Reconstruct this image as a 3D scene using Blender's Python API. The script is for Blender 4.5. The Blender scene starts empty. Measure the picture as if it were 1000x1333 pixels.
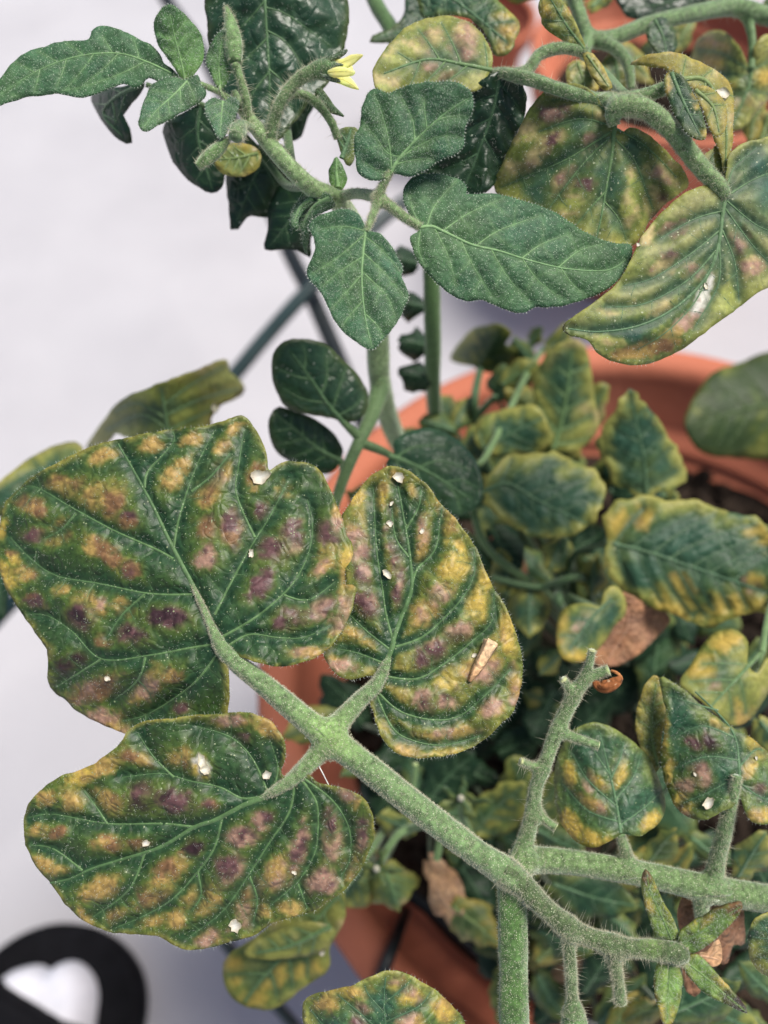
import bpy, math, random
import numpy as np
from mathutils import Vector
from mathutils.geometry import delaunay_2d_cdt

sc = bpy.context.scene
COL = sc.collection
# ------------------------------------------------------------------ camera, sky, sun, exposure
CAM_H = 0.74
TILT = math.radians(30)
F = 28 / 36 * 1333
cd = bpy.data.cameras.new('camera'); cam = bpy.data.objects.new('camera', cd); COL.objects.link(cam)
cd.sensor_fit = 'VERTICAL'; cd.sensor_height = 36; cd.lens = 28
cam.location = (0, 0, CAM_H); cam.rotation_euler = (TILT, 0, 0)
cd.clip_start = .01; cd.clip_end = 200
cd.dof.use_dof = True; cd.dof.focus_distance = .167; cd.dof.aperture_fstop = 8.6; cd.dof.aperture_blades = 0
sc.camera = cam
w = bpy.data.worlds.new('World'); sc.world = w; w.use_nodes = True
nt = w.node_tree; bg = nt.nodes['Background']
sky = nt.nodes.new('ShaderNodeTexSky'); sky.sky_type = 'NISHITA'; sky.sun_disc = False
SUN_EL, SUN_AZ = math.radians(66), math.radians(62)
sky.sun_elevation = SUN_EL; sky.sun_rotation = SUN_AZ; sky.air_density = 1.0; sky.dust_density = 3.0; sky.ozone_density = 1.0
nt.links.new(sky.outputs[0], bg.inputs[0]); bg.inputs[1].default_value = .05
sd = bpy.data.lights.new('sun', 'SUN'); sun = bpy.data.objects.new('sun', sd); COL.objects.link(sun)
sd.energy = 2.1; sd.angle = math.radians(24); sd.color = (1, .95, .88)
sun.rotation_euler = (math.radians(90) - SUN_EL, 0, -SUN_AZ + math.pi)
sun.rotation_euler = Vector((math.sin(SUN_AZ) * math.cos(SUN_EL), math.cos(SUN_AZ) * math.cos(SUN_EL), math.sin(SUN_EL))).to_track_quat('Z', 'Y').to_euler()
sc.view_settings.view_transform = 'Standard'; sc.view_settings.look = 'None'; sc.view_settings.gamma = 1
sc.view_settings.exposure = 1.08
sc.cycles.use_denoising = True
sc.cycles.max_bounces = 6; sc.cycles.transparent_max_bounces = 4

# ------------------------------------------------------------------ helpers
COST, SINT = math.cos(TILT), math.sin(TILT)
def PA(x, y, d):
    """photo position + depth (metres) -> world points (numpy)"""
    x = np.asarray(x, float); y = np.asarray(y, float); d = np.asarray(d, float) + 0 * x
    cx = (x - 500) / F * d; cy = -(y - 666.5) / F * d; cz = -d
    return np.stack([cx, cy * COST - cz * SINT, cy * SINT + cz * COST + CAM_H], -1)
def P(x, y, d): return PA(x, y, d)
def depth_at(x, y, z):
    y = np.asarray(y, float)
    cy = -(y - 666.5) / F
    return (z - CAM_H) / (cy * SINT - COST)
def PZ(x, y, z): return PA(x, y, depth_at(np.asarray(x, float), np.asarray(y, float), z))

def hash2(ix, iy, s):
    h = np.sin(ix * 127.1 + iy * 311.7 + s * 74.7) * 43758.5453
    return h - np.floor(h)
def vnoise(x, y, s=0):
    ix, iy = np.floor(x), np.floor(y); fx, fy = x - ix, y - iy
    fx = fx * fx * (3 - 2 * fx); fy = fy * fy * (3 - 2 * fy)
    a, b = hash2(ix, iy, s), hash2(ix + 1, iy, s); c, d = hash2(ix, iy + 1, s), hash2(ix + 1, iy + 1, s)
    return (a * (1 - fx) + b * fx) * (1 - fy) + (c * (1 - fx) + d * fx) * fy
def fnoise(x, y, s=0):
    return .55 * vnoise(x, y, s) + .3 * vnoise(x * 2.1 + 5, y * 2.1 + 3, s + 1) + .15 * vnoise(x * 4.3, y * 4.3, s + 2)
def sstep(a, b, x):
    t = np.clip((x - a) / (b - a), 0, 1); return t * t * (3 - 2 * t)

def catmull(pts, step, closed=False):
    p = np.asarray(pts, float); n = len(p); out = []
    rng = range(n if closed else n - 1)
    for i in rng:
        if closed: p0, p1, p2, p3 = p[(i - 1) % n], p[i], p[(i + 1) % n], p[(i + 2) % n]
        else: p0, p1, p2, p3 = p[max(i - 1, 0)], p[i], p[i + 1], p[min(i + 2, n - 1)]
        L = np.linalg.norm((p2 - p1)[:2]); k = max(1, int(round(L / step)))
        t = (np.arange(k) / k)[:, None]
        out.append(.5 * (2 * p1 + (p2 - p0) * t + (2 * p0 - 5 * p1 + 4 * p2 - p3) * t ** 2 + (3 * p1 - p0 - 3 * p2 + p3) * t ** 3))
    if not closed: out.append(p[-1:])
    return np.concatenate(out)
def inside(px, py, poly):
    r = np.zeros(len(px), bool); n = len(poly)
    for i in range(n):
        x1, y1 = poly[i]; x2, y2 = poly[(i + 1) % n]
        if y1 == y2: continue
        c = ((y1 > py) != (y2 > py)) & (px < (x2 - x1) * (py - y1) / (y2 - y1) + x1)
        r ^= c
    return r
def seg_dist(px, py, lines):
    best = np.full(len(px), 1e9)
    for l in lines:
        a = l[:-1, :2]; b = l[1:, :2]
        d = b - a; L2 = (d ** 2).sum(1) + 1e-9
        for i in range(len(a)):
            t = np.clip(((px - a[i, 0]) * d[i, 0] + (py - a[i, 1]) * d[i, 1]) / L2[i], 0, 1)
            dd = (px - a[i, 0] - t * d[i, 0]) ** 2 + (py - a[i, 1] - t * d[i, 1]) ** 2
            np.minimum(best, dd, out=best)
    return np.sqrt(best)

WLOC = {}
def link(o, parent=None, loc=None):
    COL.objects.link(o)
    if loc is None: loc = (0, 0, 0)
    WLOC[o] = np.array(loc, float)
    if parent is not None:
        o.parent = parent; o.location = WLOC[o] - WLOC[parent]
    else: o.location = loc
    return o
def mesh_obj(name, V, Fc, mat, parent=None, loc=None, col=None, smooth=True, kind=None):
    V = np.asarray(V, float)
    if loc is None: loc = V[0] if len(V) else (0, 0, 0)
    me = bpy.data.meshes.new(name)
    me.from_pydata((V - np.asarray(loc)).tolist(), [], Fc if isinstance(Fc, list) else Fc.tolist())
    if mat: me.materials.append(mat)
    if smooth: me.polygons.foreach_set('use_smooth', [True] * len(me.polygons))
    if col is not None:
        at = me.color_attributes.new('Col', 'FLOAT_COLOR', 'POINT')
        c = np.ones((len(V), 4), np.float32); c[:, :3] = col
        at.data.foreach_set('color', c.ravel())
    me.update()
    o = bpy.data.objects.new(name, me); link(o, parent, loc)
    if kind: o['kind'] = kind
    return o
def thing(name, label, cat, loc, group=None):
    o = bpy.data.objects.new(name, None); o.empty_display_size = .01
    link(o, None, loc); o['label'] = label; o['category'] = cat
    if group: o['group'] = group
    return o
def tag(o, label, cat, group=None):
    o['label'] = label; o['category'] = cat
    if group: o['group'] = group
    return o

# ------------------------------------------------------------------ materials
def newmat(name):
    m = bpy.data.materials.new(name); m.use_nodes = True
    t = m.node_tree; b = t.nodes['Principled BSDF']; return m, t, b, t.nodes.new, t.links.new
def setp(b, **k):
    for n, v in k.items():
        b.inputs[n.replace('_', ' ')].default_value = v

def organ_mat(name, rough=.5, sheen=.25, spec=.4, speck=.0, speck_scale=1400, speck_col=(.55, .6, .5, 1), bump=.25, cell=260, transl=.12, mott=.12, fuzz=0.0):
    m, t, b, N, L = newmat(name)
    at = N('ShaderNodeAttribute'); at.attribute_name = 'Col'
    tc = N('ShaderNodeTexCoord')
    no = N('ShaderNodeTexNoise'); no.inputs['Scale'].default_value = 900; no.inputs['Detail'].default_value = 4
    L(tc.outputs['Object'], no.inputs['Vector'])
    hs = N('ShaderNodeMix'); hs.data_type = 'RGBA'; hs.blend_type = 'MULTIPLY'; hs.inputs['Factor'].default_value = 1
    mr = N('ShaderNodeMapRange'); mr.inputs['To Min'].default_value = 1 - mott * 2.2; mr.inputs['To Max'].default_value = 1 + mott * 2.2
    mr.inputs['From Min'].default_value = .25; mr.inputs['From Max'].default_value = .75
    L(no.outputs[0], mr.inputs['Value']); L(at.outputs['Color'], hs.inputs[6]); L(mr.outputs[0], hs.inputs[7])
    colr = hs.outputs[2]
    if speck > 0:
        vo = N('ShaderNodeTexVoronoi'); vo.inputs['Scale'].default_value = speck_scale
        L(tc.outputs['Object'], vo.inputs['Vector'])
        sx = N('ShaderNodeSeparateColor'); L(vo.outputs['Color'], sx.inputs[0])
        # radius per cell: only some cells carry a gland
        r = N('ShaderNodeMapRange'); r.inputs['From Min'].default_value = 1 - speck; r.inputs['From Max'].default_value = 1.0
        r.inputs['To Min'].default_value = 0.0; r.inputs['To Max'].default_value = .34; L(sx.outputs[0], r.inputs['Value'])
        lt = N('ShaderNodeMath'); lt.operation = 'LESS_THAN'; L(vo.outputs['Distance'], lt.inputs[0]); L(r.outputs[0], lt.inputs[1])
        mm = N('ShaderNodeMath'); mm.operation = 'MULTIPLY'; mm.inputs[1].default_value = .8; L(lt.outputs[0], mm.inputs[0])
        mx = N('ShaderNodeMix'); mx.data_type = 'RGBA'; mx.inputs[7].default_value = speck_col
        L(mm.outputs[0], mx.inputs['Factor']); L(colr, mx.inputs[6]); colr = mx.outputs[2]
    L(colr, b.inputs['Base Color'])
    setp(b, Roughness=rough, Specular_IOR_Level=spec, Sheen_Weight=sheen, Sheen_Roughness=.4, Sheen_Tint=(.9, 1, .85, 1))
    ve = N('ShaderNodeTexVoronoi'); ve.feature = 'DISTANCE_TO_EDGE'; ve.inputs['Scale'].default_value = cell
    nd = N('ShaderNodeTexNoise'); nd.inputs['Scale'].default_value = 120; L(tc.outputs['Object'], nd.inputs['Vector'])
    ma = N('ShaderNodeMixRGB'); ma.blend_type = 'LINEAR_LIGHT'; ma.inputs[0].default_value = .006
    L(tc.outputs['Object'], ma.inputs[1]); L(nd.outputs['Color'], ma.inputs[2]); L(ma.outputs[0], ve.inputs['Vector'])
    cr = N('ShaderNodeMapRange'); cr.inputs['From Max'].default_value = .25; L(ve.outputs['Distance'], cr.inputs['Value'])
    ad = N('ShaderNodeMath'); ad.operation = 'MULTIPLY_ADD'; ad.inputs[1].default_value = .6
    L(no.outputs[0], ad.inputs[0]); L(cr.outputs[0], ad.inputs[2])
    bp = N('ShaderNodeBump'); bp.inputs['Strength'].default_value = bump; bp.inputs['Distance'].default_value = .0004
    L(ad.outputs[0], bp.inputs['Height']); L(bp.outputs[0], b.inputs['Normal'])
    if transl > 0:
        tr = N('ShaderNodeBsdfTranslucent'); ms = N('ShaderNodeMixShader'); ms.inputs[0].default_value = transl
        g = N('ShaderNodeMix'); g.data_type = 'RGBA'; g.blend_type = 'MULTIPLY'; g.inputs['Factor'].default_value = 1; g.inputs[7].default_value = (1.6, 1.7, .7, 1)
        L(colr, g.inputs[6]); L(g.outputs[2], tr.inputs[0])
        L(b.outputs[0], ms.inputs[1]); L(tr.outputs[0], ms.inputs[2])
        L(ms.outputs[0], t.nodes['Material Output'].inputs['Surface'])
    return m
M = {}
M['leaf'] = organ_mat('mature_leaf', rough=.47, sheen=.0, spec=.4, speck=.26, speck_scale=1700, speck_col=(.34, .40, .22, 1), bump=.45, cell=260, mott=.2)
M['drape'] = organ_mat('soft_leaf', rough=.55, sheen=.0, spec=.35, speck=.2, speck_scale=1500, speck_col=(.5, .54, .34, 1), bump=.14, cell=260, mott=.13)
M['gloss'] = organ_mat('glossy_leaf', rough=.36, sheen=.0, spec=.45, speck=.12, speck_scale=1000, speck_col=(.4, .46, .36, 1), bump=.45, cell=200, mott=.1)
M['young'] = organ_mat('young_leaf', rough=.6, sheen=.1, spec=.25, speck=.75, speck_scale=3000, speck_col=(.44, .55, .38, 1), bump=.25, cell=520, mott=.14)
M['far'] = organ_mat('pot_leaf', rough=.5, sheen=.0, spec=.35, speck=0, bump=.5, cell=150, mott=.08, transl=.18)
M['stem'] = organ_mat('stem_skin', rough=.65, sheen=.8, spec=.25, speck=1.0, speck_scale=2700, speck_col=(.60, .62, .45, 1), bump=.35, cell=2600, transl=0, mott=.28)
M['far_stem'] = organ_mat('smooth_stem_skin', rough=.55, sheen=.4, spec=.3, speck=0, bump=.2, cell=600, transl=0, mott=.08)
M['vein'] = organ_mat('vein_skin', rough=.55, sheen=.35, spec=.3, speck=.5, speck_scale=2200, speck_col=(.36, .43, .28, 1), bump=.2, transl=0, mott=.12)
M['petal'] = organ_mat('petal_skin', rough=.5, sheen=.1, spec=.3, speck=0, bump=.15, cell=400, transl=.3, mott=.04)
M['dead'] = organ_mat('dry_leaf', rough=.8, sheen=.05, spec=.15, speck=.1, speck_scale=700, speck_col=(.5, .33, .2, 1), bump=.9, cell=250, transl=.1, mott=.2)
def plain(name, c, rough=.6, spec=.4, **k):
    m, t, b, N, L = newmat(name); setp(b, Base_Color=(*c, 1), Roughness=rough, Specular_IOR_Level=spec, **k); return m
def hairmat(name, c):
    m, t, b, N, L = newmat(name); setp(b, Base_Color=(*c, 1), Roughness=.45, Specular_IOR_Level=.5)
    tr = N('ShaderNodeBsdfTranslucent'); tr.inputs[0].default_value = (*c, 1)
    ms = N('ShaderNodeMixShader'); ms.inputs[0].default_value = .45
    L(b.outputs[0], ms.inputs[1]); L(tr.outputs[0], ms.inputs[2]); L(ms.outputs[0], t.nodes['Material Output'].inputs['Surface'])
    return m
M['hair'] = hairmat('plant_hair', (.80, .84, .76))
M['stemhair'] = hairmat('stem_hair', (.78, .76, .60))
M['white'] = plain('bleached_tissue', (.80, .76, .68), .95, .05)

def noisy(name, c1, c2, scale, rough=.7, spec=.3, bump=.0, bscale=None, detail=6, bdist=.002):
    m, t, b, N, L = newmat(name)
    tc = N('ShaderNodeTexCoord'); no = N('ShaderNodeTexNoise'); no.inputs['Scale'].default_value = scale; no.inputs['Detail'].default_value = detail
    L(tc.outputs['Object'], no.inputs['Vector'])
    cr = N('ShaderNodeValToRGB'); cr.color_ramp.elements[0].color = (*c1, 1); cr.color_ramp.elements[1].color = (*c2, 1)
    cr.color_ramp.elements[0].position = .3; cr.color_ramp.elements[1].position = .7
    L(no.outputs[0], cr.inputs[0]); L(cr.outputs[0], b.inputs['Base Color'])
    setp(b, Roughness=rough, Specular_IOR_Level=spec)
    if bump:
        n2 = N('ShaderNodeTexNoise'); n2.inputs['Scale'].default_value = bscale or scale * 5; n2.inputs['Detail'].default_value = 8
        L(tc.outputs['Object'], n2.inputs['Vector'])
        bp = N('ShaderNodeBump'); bp.inputs['Strength'].default_value = bump; bp.inputs['Distance'].default_value = bdist
        L(n2.outputs[0], bp.inputs['Height']); L(bp.outputs[0], b.inputs['Normal'])
    return m
M['floor'] = noisy('pale_concrete', (.435, .427, .452), (.51, .502, .526), 5, .75, .25, .25, 160)
def stain(m):
    r = [n for n in m.node_tree.nodes if n.type == 'VALTORGB'][0].color_ramp
    e = r.elements.new(.60); e.color = (.50, .165, .095, 1); e = r.elements.new(.84); e.color = (.60, .33, .23, 1); e = r.elements.new(.12); e.color = (.26, .075, .045, 1)
M['terra'] = noisy('terracotta_clay', (.47, .145, .08), (.58, .215, .13), 9, .75, .2, .3, 160)
stain(M['terra'])
M['soil'] = noisy('dark_soil', (.012, .009, .007), (.05, .036, .026), 90, .95, .15, 1, 260, bdist=.004)
M['clod'] = noisy('soil_crumb', (.008, .006, .005), (.05, .035, .025), 60, .95, .15, .6, 300)
M['wire'] = noisy('green_coated_wire', (.006, .022, .024), (.012, .04, .042), 40, .4, .5)
M['wire2'] = noisy('dark_coated_wire', (.005, .008, .009), (.01, .015, .017), 40, .4, .5)
M['rubber'] = noisy('black_rubber', (.004, .004, .005), (.008, .008, .010), 60, .7, .1, .2, 500)
M['sock'] = noisy('white_knit', (.84, .84, .9), (.9, .9, .95), 120, .9, .2, .3, 900)

# ------------------------------------------------------------------ colours of plant tissue
G_DEEP = np.array((.021, .062, .024)); G_MID = np.array((.035, .10, .045)); G_YNG = np.array((.058, .134, .062)); G_LIGHT = np.array((.14, .30, .09))
C_TAN = np.array((.40, .265, .082)); C_YEL = np.array((.50, .36, .075)); C_PUR = np.array((.125, .06, .062)); C_DPUR = np.array((.04, .018, .022))
C_YG = np.array((.15, .225, .04)); C_PINK = np.array((.38, .225, .16)); C_BRN = np.array((.26, .115, .045)); C_WH = np.array((.8, .76, .68))
PK = {'t': C_TAN, 'y': C_YEL, 'p': C_PUR, 'd': C_DPUR, 'b': np.array((.22, .12, .055)), 'k': C_PINK, 'w': C_WH, 'l': np.array((.50, .40, .18)), 'g': np.array((.34, .37, .09))}
PAL = {  # green, chlorosis between veins, edge yellowing, edge width, purple, vein colour
 'spot':  dict(g=G_DEEP, chl=.0, edge=.55, ew=4, pur=.0, vc=(.11, .20, .075)),
 'deep':  dict(g=(.022, .062, .030), chl=.0, edge=.1, ew=4, pur=0, vc=(.10, .19, .08)),
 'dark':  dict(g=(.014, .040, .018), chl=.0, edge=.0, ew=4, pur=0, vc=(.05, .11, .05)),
 'young': dict(g=G_YNG, chl=.0, edge=.0, ew=4, pur=0, vc=(.21, .36, .15)),
 'yngst': dict(g=(.08, .18, .07), chl=.0, edge=.0, ew=4, pur=0, vc=(.22, .38, .14), core=1),
 'yellow':dict(g=(.05, .115, .058), chl=1.0, edge=.9, ew=20, pur=.45, vc=(.13, .22, .08), lt=1, dv=1),
 'yel2':  dict(g=(.06, .11, .035), chl=1.15, edge=.9, ew=12, pur=.15, vc=(.2, .27, .09), lt=1),
 'margin':dict(g=(.045, .118, .066), chl=.14, edge=1.0, ew=11, pur=0, vc=(.06, .12, .055), dv=1),
 'dkolive': dict(g=(.032, .058, .014), chl=.3, edge=.1, ew=6, pur=0, vc=(.05, .09, .02)),  # dark olive green with some yellow mottling
 'drape': dict(g=(.045, .11, .066), chl=.5, edge=.7, ew=6, pur=.25, vc=(.12, .21, .09), lt=1, dv=1),
 'olive': dict(g=(.035, .075, .022), chl=.8, edge=.5, ew=10, pur=0, vc=(.07, .12, .05), dv=1),
 'mid':   dict(g=(.036, .098, .045), chl=.08, edge=.35, ew=8, pur=0, vc=(.10, .19, .09), dv=1),
 'dead':  dict(g=(.36, .19, .11), chl=0, edge=0, ew=4, pur=0, vc=(.28, .14, .08)),
 'tan':   dict(g=(.55, .34, .2), chl=0, edge=0, ew=4, pur=0, vc=(.4, .24, .14)),
 'petal': dict(g=(.90, .86, .42), chl=0, edge=0, ew=4, pur=0, vc=(.7, .62, .1)),
 'sepal': dict(g=(.19, .30, .07), chl=.3, edge=.25, ew=4, pur=0, vc=(.13, .22, .07)),
}
HAIRJOBS = []
def hairs(name, parent, pts, dirs, lens, rad, mat, seed=0):
    """many thin three-sided spikes in one mesh"""
    n = len(pts)
    if n == 0: return
    rs = np.random.RandomState(seed)
    d = dirs / (np.linalg.norm(dirs, axis=1, keepdims=True) + 1e-9)
    a = np.cross(d, rs.normal(size=(n, 3))); a /= np.linalg.norm(a, axis=1, keepdims=True) + 1e-9
    b = np.cross(d, a)
    rad = np.asarray(rad) * np.ones(n); r = rad[:, None]
    V = np.empty((n, 4, 3)); base = pts - d * .00005
    for k in range(3):
        an = k * 2.0944
        V[:, k] = base + r * (math.cos(an) * a + math.sin(an) * b)
    V[:, 3] = pts + d * lens[:, None]
    i = np.arange(n)[:, None] * 4
    Fc = np.concatenate([i + np.array([[0, 1, 3]]), i + np.array([[1, 2, 3]]), i + np.array([[2, 0, 3]])])
    return mesh_obj(name, V.reshape(-1, 3), Fc, mat, parent, loc=WLOC[parent], smooth=False, kind='stuff')

def ring_tube(C, R, sides=12, flat=None, ridge=0, seed=0, cap=True):
    """tube round a polyline C (n,3) with radii R (n,)"""
    n = len(C); T = np.gradient(C, axis=0); T /= np.linalg.norm(T, axis=1, keepdims=True) + 1e-12
    up = np.array([.3, -.5, .8]); A = np.cross(T, up); A /= np.linalg.norm(A, axis=1, keepdims=True) + 1e-9
    B = np.cross(A, T)
    an = np.arange(sides) * 2 * math.pi / sides
    rs = np.random.RandomState(seed)
    prof = 1 + ridge * np.cos(an * 5 + seed)
    V = C[:, None] + (R[:, None] * prof)[:, :, None] * (np.cos(an)[None, :, None] * A[:, None] + np.sin(an)[None, :, None] * B[:, None])
    Nn = (np.cos(an)[None, :, None] * A[:, None] + np.sin(an)[None, :, None] * B[:, None])
    V = V.reshape(-1, 3); Nn = Nn.reshape(-1, 3)
    Fc = []
    for i in range(n - 1):
        for k in range(sides):
            k2 = (k + 1) % sides
            Fc.append((i * sides + k, i * sides + k2, (i + 1) * sides + k2, (i + 1) * sides + k))
    if cap:
        Fc.append(tuple(range(sides))[::-1]); Fc.append(tuple((n - 1) * sides + k for k in range(sides)))
    return V, Fc, Nn

BL = None
def begin_blend():
    global BL
    BL = []
def end_blend(k=.0022):
    global BL
    jobs = BL; BL = None
    cr = [tube_cr(j[0][2])[1:] for j in jobs]
    for i, (a_, kw) in enumerate(jobs):
        kw['others'] = [cr[m] for m in range(len(jobs)) if m != i]; kw['bk_'] = k; tube(*a_, **kw)
def tube_cr(pts):
    p = np.asarray(pts, float); big = p[:, 3].max(); q = catmull(p, max(3, big * .16))
    return q, PA(q[:, 0], q[:, 1], q[:, 2]), q[:, 3] * .46 * q[:, 2] / F
HUBS = []
def tube(*a_, **kw):
    if BL is not None:
        b_ = list(a_); BL.append((b_, kw)); return None
    return tube_(*a_, **kw)
def tube_(name, parent, pts, col=(.13, .25, .10), mat='stem', sides=14, hair=0, hlen=(.0003, .0007), hrad=.00003, longhair=0, ridge=.04, seed=1, flare=0, col2=None, tipcol=None, cap=True, label=None, llen=(.0015, .003), others=(), bk_=.002):
    """pts: (x, y, depth, width_px)"""
    p = np.asarray(pts, float)
    q, C, R = tube_cr(pts)
    n = len(C); s = np.linspace(0, 1, n)
    R = R * (1 + .05 * (fnoise(s * n * .25, s * 0 + seed, seed) - .5) * 2)
    if flare:
        L = np.concatenate([[0], np.cumsum(np.linalg.norm(np.diff(C, axis=0), axis=1))])
        R = R * (1 + flare * np.exp(-L / (R.mean() * 1.6)))
    V, Fc, Nn = ring_tube(C, R, sides, ridge=ridge, seed=seed, cap=cap)
    tt = np.zeros(len(V))
    for (oc, orr) in others:
        if len(oc) == 0: continue
        dmin = np.sqrt(((V[:, None] - oc[None]) ** 2).sum(2)).min(1)
        near = np.where(dmin < orr.max() + bk_ * 2.5)[0]
        if not len(near): continue
        t = tt[near].copy(); pv = V[near]; nv_ = Nn[near]
        for _ in range(10):
            pq = pv + nv_ * t[:, None]
            fo = (np.sqrt(((pq[:, None] - oc[None]) ** 2).sum(2)) - orr[None]).min(1)
            h_ = np.clip(bk_ - np.abs(t - fo), 0, None) / bk_; sm = np.minimum(t, fo) - h_ * h_ * bk_ / 4
            t = np.clip(t - .7 * sm, 0, orr.max() * .8)
        tt[near] = np.maximum(tt[near], t)
    V = V + Nn * tt[:, None]
    c = np.array(col); c2 = np.array(col2 if col2 is not None else col)
    cc = c + (c2 - c) * s[:, None]
    cc = np.repeat(cc, sides, 0)
    nz = fnoise(np.arange(len(cc)) * .13, np.arange(len(cc)) // sides * .3, seed)[:, None]
    cc = cc * (.8 + .4 * nz)
    for (hx, hy, hr, hc, hs) in HUBS:
        k_ = np.repeat(np.exp(-((q[:, 0] - hx) ** 2 + (q[:, 1] - hy) ** 2) / hr ** 2), sides)[:, None] * hs; cc = cc * (1 - k_) + np.array(hc) * k_
    if tipcol is not None: cc[-sides:] = tipcol
    o = mesh_obj(name, V, Fc, M[mat], parent, loc=C[0], col=cc)
    if label: o['label'] = label
    rs = np.random.RandomState(seed + 5)
    if hair:
        i = rs.randint(0, n - 1, hair); fr = rs.rand(hair); k = rs.rand(hair) * 2 * math.pi
        T = np.gradient(C, axis=0); T /= np.linalg.norm(T, axis=1, keepdims=True)
        A = np.cross(T, [.3, -.5, .8]); A /= np.linalg.norm(A, axis=1, keepdims=True); B = np.cross(A, T)
        nn = np.cos(k)[:, None] * A[i] + np.sin(k)[:, None] * B[i]
        ti = tt.reshape(n, sides)[i, (np.round(k / 6.28319 * sides).astype(int)) % sides]
        pos = C[i] * (1 - fr[:, None]) + C[i + 1] * fr[:, None] + nn * (R[i] * .99 + ti)[:, None]
        dr = nn + .35 * rs.normal(size=(hair, 3)); ln = rs.uniform(hlen[0], hlen[1], hair); rad = np.full(hair, hrad)
        m = int(longhair)
        if m: ln[:m] = rs.uniform(llen[0], llen[1], m); rad[:m] = .000035; dr[:m] = nn[:m] + .15 * rs.normal(size=(m, 3))
        hairs('stem_hair', o, pos, dr, ln, rad, M['stemhair'], seed)
    return o

def auto_outline(base, tip, wr, seed, lob=.12, cord=.12, shape=.8):
    bx, by = base; tx, ty = tip; ax, ay = tx - bx, ty - by; L = math.hypot(ax, ay); ax /= L; ay /= L; nx, ny = -ay, ax
    rs = np.random.RandomState(seed); us = np.array([-.02, .02, .1, .22, .36, .5, .64, .78, .9, .97, 1.0]); R, Lf = [], []
    for side, lst in ((1, R), (-1, Lf)):
        for u in us[1:-1]:
            wd = math.sin(math.pi * min(1, max(0, u)) ** shape) ** .75 * wr * .5 * L * (1 + lob * rs.uniform(-1, 1))
            uu = u - (cord if u < .06 else (cord * .5 if u < .15 else 0))
            lst.append((bx + ax * uu * L + nx * side * wd, by + ay * uu * L + ny * side * wd))
    return [(bx, by)] + R + [(tx, ty)] + Lf[::-1]
def auto_veins(out, mid, nv, seed):
    rs = np.random.RandomState(seed); m = catmull(mid, 4); n = len(m); V = []
    a = (m[-1] - m[0]) / np.linalg.norm(m[-1] - m[0])
    for side in (1, -1):
        for k in range(nv):
            t = .02 + (k + (.25 if side > 0 else 0)) / nv * .86; i = int(t * (n - 1)); p = m[i].copy()
            tg = m[min(i + 4, n - 1)] - m[max(i - 4, 0)]; tg /= np.linalg.norm(tg) + 1e-9
            ang = math.radians(rs.uniform(48, 60) + (18 if k == 0 else 0)) * side
            pts = [p.copy()]; ln = 0
            for s in range(90):
                d = np.array([tg[0] * math.cos(ang) - tg[1] * math.sin(ang), tg[0] * math.sin(ang) + tg[1] * math.cos(ang)])
                p = p + d * 6; ang *= .975
                if not inside(np.array([p[0]]), np.array([p[1]]), out)[0]: break
                pts.append(p.copy())
            if len(pts) > 3: V.append(np.array(pts[:max(3, int(len(pts) * .92))])[::2] if len(pts) > 6 else np.array(pts))
    return V

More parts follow.
